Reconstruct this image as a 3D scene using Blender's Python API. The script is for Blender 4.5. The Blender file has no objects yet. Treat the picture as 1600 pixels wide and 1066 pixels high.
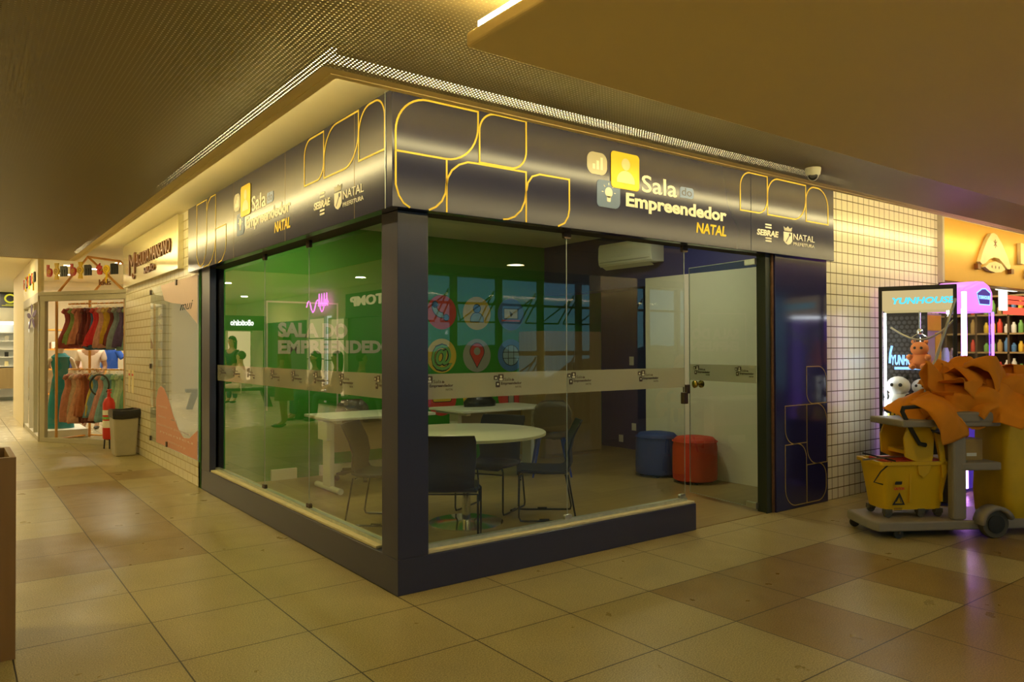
import bpy, bmesh, math, random
from mathutils import Matrix, Vector
random.seed(7)
S = bpy.context.scene
R = math.radians
# ---------------------------------------------------------------- camera
cd = bpy.data.cameras.new('camera'); cam = bpy.data.objects.new('camera', cd); S.collection.objects.link(cam)
cd.sensor_width = 36; cd.lens = 36 * 1173 / 1600; cd.clip_start = .05; cd.clip_end = 200
yaw, pit, rol = R(36.8), R(.61), R(.163)
fw = Vector((math.sin(yaw) * math.cos(pit), math.cos(yaw) * math.cos(pit), math.sin(pit)))
rt = Vector((math.cos(yaw), -math.sin(yaw), 0)); up = rt.cross(fw)
r2 = rt * math.cos(rol) - up * math.sin(rol); u2 = up * math.cos(rol) + rt * math.sin(rol)
cam.matrix_world = Matrix(((r2.x, u2.x, -fw.x, -2.032), (r2.y, u2.y, -fw.y, -3.798), (r2.z, u2.z, -fw.z, 1.4), (0, 0, 0, 1)))
S.camera = cam
# ---------------------------------------------------------------- world, exposure
S.view_settings.view_transform = 'Standard'; S.view_settings.look = 'None'
S.view_settings.exposure = 0.0; S.view_settings.gamma = 1.0; S.view_settings.use_curve_mapping = False
W = bpy.data.worlds.new('world'); S.world = W; W.use_nodes = True
nt = W.node_tree; nt.nodes.clear()
sky = nt.nodes.new('ShaderNodeTexSky'); sky.sky_type = 'HOSEK_WILKIE'; sky.turbidity = 4; sky.ground_albedo = .3
sky.sun_direction = Vector((-.5, .6, .6)).normalized()
bgn = nt.nodes.new('ShaderNodeBackground'); bgn.inputs[1].default_value = 4.5
wo = nt.nodes.new('ShaderNodeOutputWorld')
tn = nt.nodes.new('ShaderNodeMix'); tn.data_type = 'RGBA'; tn.blend_type = 'MULTIPLY'; tn.inputs['Factor'].default_value = 1; tn.inputs['B'].default_value = (.45, .85, 1.0, 1)
nt.links.new(sky.outputs[0], tn.inputs['A']); nt.links.new(tn.outputs['Result'], bgn.inputs[0]); nt.links.new(bgn.outputs[0], wo.inputs[0])
WARM = (1.0, .79, .27); SOFT = (1.0, .84, .50); COOL = (.80, .90, 1.0)
def area(name, loc, sx, sy, power, col, rot=(0, 0, 0), spread=180):
    l = bpy.data.lights.new(name, 'AREA'); l.shape = 'RECTANGLE'; l.size = sx; l.size_y = sy; l.energy = power; l.color = col; l.spread = R(spread)
    o = bpy.data.objects.new(name, l); o.location = loc; o.rotation_euler = rot; S.collection.objects.link(o); return o
def lamp(name, x, y, power, col=WARM, z=2.885, size=.16): return area(name, (x, y, z), size, size, power, col)
for (x, y, p) in ((-2.7, 9.9, 22), (-2.6, 8.0, 22), (-2.75, 13.4, 30), (-4.4, 17.5, 30), (-4.2, 4.0, 26), (-3.2, 1.5, 26), (-3.0, 5.2, 24), (-3.2, -2.0, 16), (-4.6, 10.5, 22)): lamp('corridor_lamp_and_fill', x, y, p)
lamp('corridor_lamp_and_fill', -1.3, -5.2, 12, WARM, 2.64); lamp('corridor_lamp_and_fill', .9, -3.4, 9, WARM, 2.443); lamp('corridor_lamp_and_fill', 3.6, -3.5, 7, WARM, 2.443)  # unseen fill lamps added overhead to light the floor
for (x, y, p) in ((-1.6, 10.8, 22), (-2.2, 16.0, 55), (-1.2, 18.6, 55), (-1.6, 20.6, 30)): lamp('far_corridor_lamp', x, y, p, SOFT)
for (x, y, p) in ((.3, 10.6, 34), (.1, 11.9, 30), (1.6, 12.5, 34), (-.2, 13.4, 30)): lamp('kids_shop_lamp', x, y, p, (1, .88, .66))
area('salon_lamp', (1.3, 6.2, 2.7), .6, .6, 22, (.88, .95, 1))
lamp('office_lamp_and_fill', .8, 3.3, 15, (1, .88, .45), 2.765); lamp('office_lamp_and_fill', 1.62, 2.15, 3, (1, .88, .5), 2.765); lamp('office_lamp_and_fill', 3.45, 1.35, 12, (1, .90, .66), 2.765)  # first and last are added to brighten the green wall and white panel
area('snack_shop_lamp_and_fill', (9.5, 1.8, 2.6), 1.2, 1.2, 50, (1, .8, .5)); area('snack_shop_lamp_and_fill', (11.3, 1.3, 2.7), .6, .6, 22, (1, .82, .5))  # second one is added to brighten the dark shelves, without a fixture
# ---------------------------------------------------------------- materials
M = {}
def mat(name, col, rough=.5, metal=0., var=.08, scale=12., emit=None, es=1., bump=0., spec=.5, coat=0., aniso=0.):
    m = bpy.data.materials.new(name); m.use_nodes = True; n = m.node_tree; b = n.nodes['Principled BSDF']
    tc = n.nodes.new('ShaderNodeTexCoord'); nz = n.nodes.new('ShaderNodeTexNoise'); nz.inputs['Scale'].default_value = scale; nz.inputs['Detail'].default_value = 4
    n.links.new(tc.outputs['Object'], nz.inputs['Vector'])
    mx = n.nodes.new('ShaderNodeMix'); mx.data_type = 'RGBA'
    mx.inputs['A'].default_value = (*[max(0, c * (1 - var)) for c in col], 1); mx.inputs['B'].default_value = (*[min(1, c * (1 + var)) for c in col], 1)
    n.links.new(nz.outputs['Fac'], mx.inputs['Factor']); n.links.new(mx.outputs['Result'], b.inputs['Base Color'])
    b.inputs['Roughness'].default_value = rough; b.inputs['Metallic'].default_value = metal; b.inputs['Specular IOR Level'].default_value = spec
    b.inputs['Coat Weight'].default_value = coat; b.inputs['Coat Roughness'].default_value = .1
    if emit: b.inputs['Emission Color'].default_value = (*emit, 1); b.inputs['Emission Strength'].default_value = es
    if bump:
        bp = n.nodes.new('ShaderNodeBump'); bp.inputs['Strength'].default_value = bump; bp.inputs['Distance'].default_value = .01
        n.links.new(nz.outputs['Fac'], bp.inputs['Height']); n.links.new(bp.outputs[0], b.inputs['Normal'])
    M[name] = m; return m
def glow(name, col, s):
    m = bpy.data.materials.new(name); m.use_nodes = True; n = m.node_tree; n.nodes.clear()
    e = n.nodes.new('ShaderNodeEmission'); e.inputs[0].default_value = (*col, 1); e.inputs[1].default_value = s
    o = n.nodes.new('ShaderNodeOutputMaterial'); n.links.new(e.outputs[0], o.inputs[0]); M[name] = m; return m
def glass(name, tint, dirt=0., film=None, refl=1.0, rough=0.0):
    # thin architectural pane: clear transmission plus Fresnel mirror
    m = bpy.data.materials.new(name); m.use_nodes = True; n = m.node_tree; n.nodes.clear()
    t = n.nodes.new('ShaderNodeBsdfTransparent'); t.inputs[0].default_value = (*tint, 1)
    g = n.nodes.new('ShaderNodeBsdfGlossy'); g.inputs['Roughness'].default_value = rough; g.inputs[0].default_value = (refl, refl, refl, 1)
    f = n.nodes.new('ShaderNodeFresnel'); gg = n.nodes.new('ShaderNodeNewGeometry'); mi = n.nodes.new('ShaderNodeMapRange'); mi.inputs['To Min'].default_value = 1.52; mi.inputs['To Max'].default_value = 1 / 1.52; n.links.new(gg.outputs['Backfacing'], mi.inputs['Value']); n.links.new(mi.outputs[0], f.inputs[0])
    a = n.nodes.new('ShaderNodeMath'); a.operation = 'MULTIPLY_ADD'; a.inputs[1].default_value = 1.25; a.inputs[2].default_value = 0.0; a.use_clamp = True
    n.links.new(f.outputs[0], a.inputs[0])
    base = t
    if film:
        d = n.nodes.new('ShaderNodeBsdfDiffuse'); d.inputs[0].default_value = (*film, 1)
        mm = n.nodes.new('ShaderNodeMixShader'); mm.inputs[0].default_value = dirt
        n.links.new(t.outputs[0], mm.inputs[1]); n.links.new(d.outputs[0], mm.inputs[2]); base = mm
    x = n.nodes.new('ShaderNodeMixShader'); n.links.new(a.outputs[0], x.inputs[0]); n.links.new(base.outputs[0], x.inputs[1]); n.links.new(g.outputs[0], x.inputs[2])
    o = n.nodes.new('ShaderNodeOutputMaterial'); n.links.new(x.outputs[0], o.inputs[0]); M[name] = m; return m
def tiles(name, col, grout, size, rough=.3, axis='YZ', brick=0.0, width=.03, bump=.3, var=.05):
    m = mat(name, col, rough, var=var, scale=3); n = m.node_tree; b = n.nodes['Principled BSDF']
    g = n.nodes.new('ShaderNodeNewGeometry'); sp = n.nodes.new('ShaderNodeSeparateXYZ'); n.links.new(g.outputs['Position'], sp.inputs[0])
    cb = n.nodes.new('ShaderNodeCombineXYZ'); n.links.new(sp.outputs[axis[0]], cb.inputs[0]); n.links.new(sp.outputs[axis[1]], cb.inputs[1])
    br = n.nodes.new('ShaderNodeTexBrick'); n.links.new(cb.outputs[0], br.inputs['Vector']); br.offset = brick
    br.inputs['Scale'].default_value = 1; br.inputs['Brick Width'].default_value = size[0]; br.inputs['Row Height'].default_value = size[1]
    br.inputs['Mortar Size'].default_value = size[1] * width; br.inputs['Mortar Smooth'].default_value = .1
    old = b.inputs['Base Color'].links[0].from_socket
    mx = n.nodes.new('ShaderNodeMix'); mx.data_type = 'RGBA'; n.links.new(br.outputs['Fac'], mx.inputs['Factor']); n.links.new(old, mx.inputs['A']); mx.inputs['B'].default_value = (*grout, 1)
    n.links.new(mx.outputs['Result'], b.inputs['Base Color'])
    iv = n.nodes.new('ShaderNodeMath'); iv.operation = 'SUBTRACT'; iv.inputs[0].default_value = 1; n.links.new(br.outputs['Fac'], iv.inputs[1])
    bp = n.nodes.new('ShaderNodeBump'); bp.inputs['Strength'].default_value = bump; bp.inputs['Distance'].default_value = .004; n.links.new(iv.outputs[0], bp.inputs['Height']); n.links.new(bp.outputs[0], b.inputs['Normal'])
    return m
def floor_mat(name, col, rough=.28):
    m = mat(name, col, rough, var=.16, scale=2.2); n = m.node_tree; b = n.nodes['Principled BSDF']
    g = n.nodes.new('ShaderNodeNewGeometry'); mp = n.nodes.new('ShaderNodeMapping'); mp.inputs['Location'].default_value = (0, .19, 0); n.links.new(g.outputs['Position'], mp.inputs[0])
    br = n.nodes.new('ShaderNodeTexBrick'); br.offset = 0; n.links.new(mp.outputs[0], br.inputs['Vector']); br.inputs['Scale'].default_value = 1
    br.inputs['Brick Width'].default_value = .6; br.inputs['Row Height'].default_value = .6; br.inputs['Mortar Size'].default_value = .0038; br.inputs['Mortar Smooth'].default_value = .2
    sp = n.nodes.new('ShaderNodeTexNoise'); sp.inputs['Scale'].default_value = 150; sp.inputs['Detail'].default_value = 3; sp.inputs['Roughness'].default_value = .8; n.links.new(g.outputs['Position'], sp.inputs['Vector'])
    rp = n.nodes.new('ShaderNodeMapRange'); rp.inputs['From Min'].default_value = .40; rp.inputs['From Max'].default_value = .60; rp.inputs['To Min'].default_value = .58; rp.inputs['To Max'].default_value = 1.30; n.links.new(sp.outputs['Fac'], rp.inputs['Value'])
    old = b.inputs['Base Color'].links[0].from_socket
    ml = n.nodes.new('ShaderNodeVectorMath'); ml.operation = 'SCALE'; n.links.new(old, ml.inputs[0]); n.links.new(rp.outputs[0], ml.inputs['Scale'])
    mx = n.nodes.new('ShaderNodeMix'); mx.data_type = 'RGBA'; n.links.new(br.outputs['Fac'], mx.inputs['Factor']); n.links.new(ml.outputs[0], mx.inputs['A']); mx.inputs['B'].default_value = (.02, .014, .004, 1)
    n.links.new(mx.outputs['Result'], b.inputs['Base Color'])
    n2 = n.nodes.new('ShaderNodeTexNoise'); n2.inputs['Scale'].default_value = 5; n2.inputs['Detail'].default_value = 6; n.links.new(g.outputs['Position'], n2.inputs['Vector'])
    r3 = n.nodes.new('ShaderNodeMapRange'); r3.inputs['To Min'].default_value = rough - .08; r3.inputs['To Max'].default_value = rough + .16; n.links.new(n2.outputs['Fac'], r3.inputs['Value']); n.links.new(r3.outputs[0], b.inputs['Roughness'])
    bp = n.nodes.new('ShaderNodeBump'); bp.inputs['Strength'].default_value = .05; bp.inputs['Distance'].default_value = .001; n.links.new(sp.outputs['Fac'], bp.inputs['Height']); n.links.new(bp.outputs[0], b.inputs['Normal'])
    return m
def perf_mat(name, col, pitch=.02, r=.27):
    m = mat(name, col, .45, var=.03); n = m.node_tree; b = n.nodes['Principled BSDF']; out = n.nodes['Material Output']
    g = n.nodes.new('ShaderNodeNewGeometry'); sc = n.nodes.new('ShaderNodeVectorMath'); sc.operation = 'SCALE'; sc.inputs['Scale'].default_value = 1 / pitch; n.links.new(g.outputs['Position'], sc.inputs[0])
    fr = n.nodes.new('ShaderNodeVectorMath'); fr.operation = 'FRACTION'; n.links.new(sc.outputs[0], fr.inputs[0])
    sb = n.nodes.new('ShaderNodeVectorMath'); sb.operation = 'SUBTRACT'; sb.inputs[1].default_value = (.5, .5, .5); n.links.new(fr.outputs[0], sb.inputs[0])
    mu = n.nodes.new('ShaderNodeVectorMath'); mu.operation = 'MULTIPLY'; mu.inputs[1].default_value = (1, 1, 0); n.links.new(sb.outputs[0], mu.inputs[0])
    ln = n.nodes.new('ShaderNodeVectorMath'); ln.operation = 'LENGTH'; n.links.new(mu.outputs[0], ln.inputs[0])
    lt = n.nodes.new('ShaderNodeMath'); lt.operation = 'LESS_THAN'; lt.inputs[1].default_value = r; n.links.new(ln.outputs['Value'], lt.inputs[0])
    tr = n.nodes.new('ShaderNodeBsdfTransparent'); mx = n.nodes.new('ShaderNodeMixShader'); n.links.new(lt.outputs[0], mx.inputs[0]); n.links.new(b.outputs[0], mx.inputs[1]); n.links.new(tr.outputs[0], mx.inputs[2]); n.links.new(mx.outputs[0], out.inputs[0])
    return m
def wood_mat(name, c1, c2, rough=.4, axis=0, sc=1.0, planks=False):
    m = mat(name, c1, rough); n = m.node_tree; b = n.nodes['Principled BSDF']
    g = n.nodes.new('ShaderNodeNewGeometry'); mp = n.nodes.new('ShaderNodeMapping'); s = [14 * sc] * 3; s[axis] = 1.1 * sc; mp.inputs['Scale'].default_value = s; n.links.new(g.outputs['Position'], mp.inputs[0])
    nz = n.nodes.new('ShaderNodeTexNoise'); nz.inputs['Scale'].default_value = 1.5; nz.inputs['Detail'].default_value = 6; nz.inputs['Distortion'].default_value = .4; n.links.new(mp.outputs[0], nz.inputs['Vector'])
    mx = n.nodes.new('ShaderNodeMix'); mx.data_type = 'RGBA'; mx.inputs['A'].default_value = (*c1, 1); mx.inputs['B'].default_value = (*c2, 1); n.links.new(nz.outputs['Fac'], mx.inputs['Factor'])
    res = mx.outputs['Result']
    if planks:
        br = n.nodes.new('ShaderNodeTexBrick'); br.inputs['Scale'].default_value = 1; br.inputs['Brick Width'].default_value = 1.2; br.inputs['Row Height'].default_value = .19; br.inputs['Mortar Size'].default_value = .0015
        br.inputs['Color1'].default_value = (.85, .85, .85, 1); br.inputs['Color2'].default_value = (1.1, 1.08, 1.0, 1); br.inputs['Mortar'].default_value = (.5, .45, .4, 1); n.links.new(g.outputs['Position'], br.inputs['Vector'])
        m2 = n.nodes.new('ShaderNodeMix'); m2.data_type = 'RGBA'; m2.blend_type = 'MULTIPLY'; m2.inputs['Factor'].default_value = 1; n.links.new(res, m2.inputs['A']); n.links.new(br.outputs['Color'], m2.inputs['B']); res = m2.outputs['Result']
    n.links.new(res, b.inputs['Base Color']); return m

floor_mat('granite', (.41, .345, .16)); floor_mat('granite_brown', (.30, .21, .075)); floor_mat('granite_light', (.62, .55, .40), .2)
perf_mat('perforated', (.26, .205, .09), .02, .21); mat('cream', (.80, .72, .48), .6, var=.02); mat('plaster', (.90, .72, .38), .7, var=.03, scale=2)
mat('ceiling_plain', (.62, .55, .36), .7, var=.02); mat('seam', (.06, .04, .02), .8)
wood_mat('floor_wood', (.36, .275, .115), (.26, .19, .075), .32, 0, planks=True)
mat('navy', (.030, .032, .075), .30, var=.10, scale=40, spec=.6); mat('navy_vinyl', (.012, .014, .060), .19, var=.03, scale=2, spec=.6).node_tree.nodes['Principled BSDF'].inputs['IOR'].default_value = 1.52
mat('navy_pillar', (.018, .018, .085), .13, var=.06, spec=.6); mat('navy_wall', (.035, .04, .17), .5, var=.05); mat('underside', (.02, .014, .01), .8)
mat('yellow_line', (.85, .62, .06), .45, var=.02); mat('gold_thin', (.45, .33, .10), .45); mat('yellow', (.95, .66, .02), .4, var=.02); mat('pale_grey', (.55, .53, .42), .45, var=.02)
mat('letter_white', (.88, .86, .74), .45, var=.02); mat('icon_blue', (.14, .22, .42), .4, var=.03); mat('icon_blue_light', (.20, .30, .60), .4, var=.03); mat('ink', (.03, .03, .03), .6)
mat('green_wall', (.04, .30, .012), .5, var=.06, scale=1.5); mat('office_white', (.80, .78, .64), .5, var=.03); mat('office_ceiling', (.60, .60, .50), .7, var=.02)
mat('dot_red', (.72, .07, .04), .5); mat('dot_yellow', (.80, .56, .05), .5); mat('dot_blue', (.10, .25, .55), .5); mat('dot_grey', (.42, .42, .32), .5); mat('steel_blue', (.36, .52, .58), .5); mat('leaf_green', (.22, .50, .12), .5)
mat('steel', (.62, .62, .56), .28, 1.0, var=.15, scale=30); mat('brass', (.55, .40, .10), .25, 1.0); mat('dark_clamp', (.10, .07, .05), .3, .8, var=.3, scale=60); mat('rust', (.16, .08, .045), .6, .3, var=.5, scale=25)
mat('sill', (.62, .55, .34), .5, var=.2, scale=20, bump=.2); mat('channel', (.55, .60, .55), .35, .8, var=.2, scale=30); mat('chrome', (.8, .8, .75), .12, 1.0, var=.02)
mat('table_white', (.82, .82, .70), .22, var=.01); mat('table_edge', (.62, .56, .36), .5); mat('desk_white', (.72, .72, .62), .35, var=.02); mat('desk_panel', (.50, .40, .26), .5, var=.05)
mat('chair_navy', (.010, .011, .030), .4, var=.1, bump=.1, scale=120); mat('wire_black', (.012, .012, .012), .35); mat('blue_plastic', (.03, .06, .35), .35); mat('chair_brown', (.10, .06, .03), .6); mat('paper', (.85, .85, .78), .6, var=.02)
mat('pouf_red', (.55, .04, .01), .65, var=.08, bump=.2, scale=60); mat('pouf_blue', (.01, .035, .20), .65, var=.08, bump=.2, scale=60); mat('ac_white', (.80, .80, .68), .35, var=.02); mat('ac_grey', (.30, .30, .26), .5)
wood_mat('cabinet_wood', (.42, .30, .13), (.33, .22, .09), .45, 2); wood_mat('planter_wood', (.30, .17, .06), (.22, .115, .035), .4, 2)
tiles('wall_tile_right', (.78, .75, .60), (.14, .11, .05), (.1, .1), .22, 'XZ', 0, .045); tiles('wall_tile_left', (.80, .74, .56), (.50, .42, .24), (.20, .10), .25, 'YZ', .5, .07, .9)
mat('gold_panel', (.78, .72, .46), .22, .75, var=.04, scale=2); mat('gold_sign', (.66, .38, .06), .36, .8, var=.04); mat('bronze', (.22, .09, .03), .35, .6); mat('sign_cream', (.85, .75, .42), .45)
mat('pink_film', (.72, .34, .26), .5, var=.03); mat('pink_pale', (.80, .62, .60), .5, var=.03); mat('white', (.85, .84, .78), .5, var=.02); mat('grey_paint', (.50, .46, .36), .5); mat('shop_cream', (.85, .76, .55), .6, var=.03)
mat('orange_metal', (.80, .36, .06), .4); mat('red', (.65, .03, .02), .35, var=.03); mat('black', (.012, .012, .012), .4); mat('bin_grey', (.42, .38, .27), .4); mat('black_bag', (.02, .018, .015), .3, bump=.6, scale=20)
mat('cart_grey', (.30, .27, .22), .5, var=.08); mat('bucket_yellow', (.80, .50, .01), .35, var=.05, scale=6); mat('bag_yellow', (.70, .46, .01), .5, var=.25, scale=5, bump=.4); mat('cloth_orange', (.82, .30, .012), .8, var=.15, scale=8, bump=.3)
mat('rubber', (.03, .03, .025), .6); mat('dark_rubber', (.10, .09, .06), .6); mat('card', (.45, .30, .10), .7); mat('handle_metal', (.50, .48, .40), .3, .9)
mat('purple_body', (.35, .10, .55), .35, emit=(.75, .24, .92), es=1.15); mat('purple_dark', (.06, .03, .30), .4, emit=(.10, .05, .6), es=.35); glow('purple_tube', (.72, .30, 1.0), 9.0); glow('purple_tube_low', (.36, .10, 1.0), 5.0); glow('purple_tube_dim', (.30, .08, 1.0), 3.0)
mat('skin', (.42, .22, .12), .5); mat('skin_light', (.55, .33, .20), .5); mat('hair', (.02, .012, .008), .5); mat('tee_cream', (.80, .62, .50), .7); mat('shirt_blue', (.02, .10, .55), .7); mat('brown_dress', (.20, .09, .035), .8); mat('green_shirt', (.25, .30, .10), .8); mat('jeans', (.04, .06, .10), .8)
mat('hex_black', (.02, .02, .022), .4); mat('hex_grey', (.10, .10, .11), .4); mat('panda_white', (.85, .85, .82), .9, bump=.3, scale=80); mat('panda_black', (.02, .02, .02), .9); mat('chick', (.85, .60, .06), .9, bump=.3, scale=80); mat('plush_orange', (.80, .25, .06), .9)
mat('violet', (.06, .02, .10), .5); mat('window_frame', (.05, .05, .045), .5); mat('hedge', (.04, .11, .02), .9, var=.6, scale=8); mat('dark_panel', (.02, .03, .02), .4); mat('teal', (.01, .22, .24), .7); mat('skin_doll', (.75, .62, .45), .5); mat('shelf_dark', (.10, .06, .025), .5)
glow('led_warm', (1.0, .82, .40), 120.0); glow('led_cove', (1.0, .82, .38), 22.0); glow('spot_white', (1.0, .95, .80), 14.0); glow('display_warm', (1.0, .72, .34), 1.7); glow('display_white', (.95, .95, .85), 2.2); glow('sign_white', (1, 1, .95), 4.0); glow('neon_pink', (1.0, .20, .85), 6.0)
glow('claw_header', (.85, .66, .30), .75); glow('sign_cyan', (.10, .75, .95), 1.2); glow('sign_blue', (.25, .50, 1.0), 2.2); glow('tube_white', (.9, .95, 1.0), 16.0); glow('red_light', (1.0, .10, .05), 1.6); glow('ring_yellow', (.85, .75, .05), .9); glow('blue_light', (.35, .55, 1.0), 1.0)
glass('office_glass', (.82, .90, .82), .012, (.5, .5, .4)); glass('clear_glass', (.92, .95, .92)); glass('frosted', (.8, .8, .75), .55, (.52, .52, .42)); glass('salon_glass', (.88, .94, .95), .30, (.66, .74, .74)); glass('plastic_wrap', (.9, .9, .85), .12, (.6, .6, .5), rough=.15)
# ---------------------------------------------------------------- builders
WM = {}
def tag(o, label=None, cat=None, group=None, kind=None):
    if label: o['label'] = label
    if cat: o['category'] = cat
    if group: o['group'] = group
    if kind: o['kind'] = kind
    return o
def thing(name, label, cat, loc=(0, 0, 0), rz=0., group=None):
    o = bpy.data.objects.new(name, None); S.collection.objects.link(o); o.location = loc; o.rotation_euler = (0, 0, rz); o.empty_display_size = .1
    WM[o.name] = Matrix.Translation(loc) @ Matrix.Rotation(rz, 4, 'Z'); return tag(o, label, cat, group)
def struct(name, loc=(0, 0, 0)):
    o = bpy.data.objects.new(name, None); S.collection.objects.link(o); o.location = loc; WM[o.name] = Matrix.Translation(loc); o['kind'] = 'structure'; return o
class MB:
    def __init__(s): s.b = bmesh.new(); s.m = Matrix()
    def _v(s, p): return s.b.verts.new(s.m @ Vector(p))
    def face(s, pts, mi=0):
        f = s.b.faces.new([s._v(p) for p in pts]); f.material_index = mi; return f
    def box(s, a, c, mi=0):
        x0, y0, z0 = a; x1, y1, z1 = c
        v = [s._v(p) for p in ((x0, y0, z0), (x1, y0, z0), (x1, y1, z0), (x0, y1, z0), (x0, y0, z1), (x1, y0, z1), (x1, y1, z1), (x0, y1, z1))]
        for q in ((0, 3, 2, 1), (4, 5, 6, 7), (0, 1, 5, 4), (1, 2, 6, 5), (2, 3, 7, 6), (3, 0, 4, 7)): f = s.b.faces.new([v[i] for i in q]); f.material_index = mi
        return s
    def loft(s, rings, cap=True, close=True):
        vs = [[s._v(p) for p in r] for r in rings]; n = len(vs[0])
        for a, b in zip(vs, vs[1:]):
            for i in range(n if close else n - 1): s.b.faces.new((a[i], a[(i + 1) % n], b[(i + 1) % n], b[i]))
        if cap: s.b.faces.new(vs[0][::-1]); s.b.faces.new(vs[-1])
        return s
    def lathe(s, c, prof, n=24, cap=True, sx=1., sy=1.):
        return s.loft([[(c[0] + r * sx * math.cos(2 * math.pi * i / n), c[1] + r * sy * math.sin(2 * math.pi * i / n), c[2] + z) for i in range(n)] for r, z in prof], cap)
    def cyl(s, c, r, h, n=24): return s.lathe(c, [(r, 0), (r, h)], n)
    def tube(s, pts, r, n=8, rr=None):
        P = [Vector(p) for p in pts]; rings = []; pn = None
        for i, p in enumerate(P):
            d = ((P[min(i + 1, len(P) - 1)] - p).normalized() + (p - P[max(i - 1, 0)]).normalized())
            d = d.normalized() if d.length > 1e-6 else Vector((0, 0, 1))
            if pn is None: a = d.orthogonal().normalized()
            else: a = (pn - d * pn.dot(d)).normalized()
            pn = a; b = d.cross(a); q = rr[i] if rr else r
            rings.append([p + (a * math.cos(2 * math.pi * k / n) + b * math.sin(2 * math.pi * k / n)) * q for k in range(n)])
        return s.loft(rings)
    def ball(s, c, r, n=14, sc=(1, 1, 1)):
        k = n // 2 + 1
        return s.lathe(c, [(max(r * math.sin(math.pi * i / k), 1e-4) * 1.0, -r * math.cos(math.pi * i / k) * sc[2]) for i in range(k + 1)], n, True, sc[0], sc[1])
    def prism(s, poly, O, U, V, N, t):
        O, U, V, N = map(Vector, (O, U, V, N))
        a = [O + U * p[0] + V * p[1] for p in poly]
        return s.loft([a, [p + N * t for p in a]])
    def build(s, name, m, parent=None, smooth=False, bevel=0., world=True, seg=2, fix=True):
        me = bpy.data.meshes.new(name)
        if fix: bmesh.ops.recalc_face_normals(s.b, faces=s.b.faces)
        s.b.to_mesh(me); s.b.free(); ms = m if isinstance(m, (list, tuple)) else [m]
        for x in ms: me.materials.append(M[x])
        o = bpy.data.objects.new(name, me); S.collection.objects.link(o)
        if parent:
            o.parent = parent; w = WM.get(parent.name, Matrix()); WM[o.name] = w
            if world: me.transform(w.inverted())
        else: WM[o.name] = Matrix()
        if smooth:
            for p in me.polygons: p.use_smooth = True
            if smooth != 'full':
                try: me.set_sharp_from_angle(angle=R(40))
                except Exception: pass
        if bevel: b = o.modifiers.new('bevel', 'BEVEL'); b.width = bevel; b.segments = seg; b.limit_method = 'ANGLE'; b.angle_limit = R(40)
        return o
def base(o, p):
    # put the origin of a one-mesh thing at its base point
    p = Vector(p); o.data.transform(Matrix.Translation(-p)); o.location = p; WM[o.name] = Matrix.Translation(p); return o
def boxo(name, a, c, m, parent=None, bevel=0., world=True): return MB().box(a, c).build(name, m, parent, bevel=bevel, world=world)
def sbox(name, a, c, m, bevel=0.): return tag(boxo(name, a, c, m, None, bevel), kind='structure')
# flat graphics: a frame maps (u, v) on a surface to the world
class Fr:
    def __init__(s, O, U, V=(0, 0, 1)):
        s.O, s.U, s.V = Vector(O), Vector(U).normalized(), Vector(V).normalized(); s.N = s.U.cross(s.V)
    def poly(s, mb, pts, w=.0, t=.002): mb.prism(pts, s.O + s.N * w, s.U, s.V, s.N, t)
    def stroke(s, mb, pts, wd, w=.0, t=.002, closed=True):
        n = len(pts); P = [Vector((p[0], p[1])) for p in pts]; L = []; Rr = []
        for i in range(n):
            a = P[i - 1] if (closed or i > 0) else P[i]; c = P[(i + 1) % n] if (closed or i < n - 1) else P[i]
            d1 = (P[i] - a); d2 = (c - P[i]); d1 = d1.normalized() if d1.length > 1e-9 else d2.normalized(); d2 = d2.normalized() if d2.length > 1e-9 else d1
            n1 = Vector((-d1.y, d1.x)); n2 = Vector((-d2.y, d2.x)); m = (n1 + n2)
            m = m.normalized() if m.length > 1e-6 else n1; k = wd / 2 / max(.5, m.dot(n1)); L.append(P[i] + m * k); Rr.append(P[i] - m * k)
        O = s.O + s.N * w
        for i in range(n if closed else n - 1):
            j = (i + 1) % n; mb.prism([L[i], L[j], Rr[j], Rr[i]], O, s.U, s.V, s.N, t)
    def text(s, body, u, v, h, m, name, parent, wd=None, ext=.002, shear=0., bold=.0, align='LEFT', w=0.0):
        c = bpy.data.curves.new('t', 'FONT'); c.body = body; c.size = 1; c.extrude = .5; c.offset = bold; c.shear = shear; c.resolution_u = 3
        o = bpy.data.objects.new('t', c); S.collection.objects.link(o); dg = bpy.context.evaluated_depsgraph_get(); me = bpy.data.meshes.new_from_object(o.evaluated_get(dg)); bpy.data.objects.remove(o)
        xs = [q.co.x for q in me.vertices]; ys = [q.co.y for q in me.vertices]
        if not xs: return None
        sy = h / .72 ; sx = (wd / (max(xs) - min(xs))) if wd else sy; x0 = min(xs)
        ox = u if align == 'LEFT' else u - (max(xs) - x0) * sx
        for q in me.vertices:
            p = s.O + s.U * (ox + (q.co.x - x0) * sx) + s.V * (v + q.co.y * sy) + s.N * (w + (q.co.z + .5) * ext); q.co = p
        me.materials.clear(); me.materials.append(M[m]); me.name = name
        o = bpy.data.objects.new(name, me); S.collection.objects.link(o)
        if parent: o.parent = parent; me.transform(WM[parent.name].inverted()); WM[o.name] = WM[parent.name]
        else: WM[o.name] = Matrix()
        return o
def rr(u0, v0, u1, v1, tl=0, tr=0, br=0, bl=0, n=10):
    P = []
    for cx, cy, r, a in ((u0, v0, bl, 180), (u1, v0, br, 270), (u1, v1, tr, 0), (u0, v1, tl, 90)):
        if r <= 0: P.append((cx, cy)); continue
        ox = cx + (r if cx == u0 else -r); oy = cy + (r if cy == v0 else -r)
        for i in range(n + 1): t = R(a + 90 * i / n); P.append((ox + r * math.cos(t), oy + r * math.sin(t)))
    return P
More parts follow.
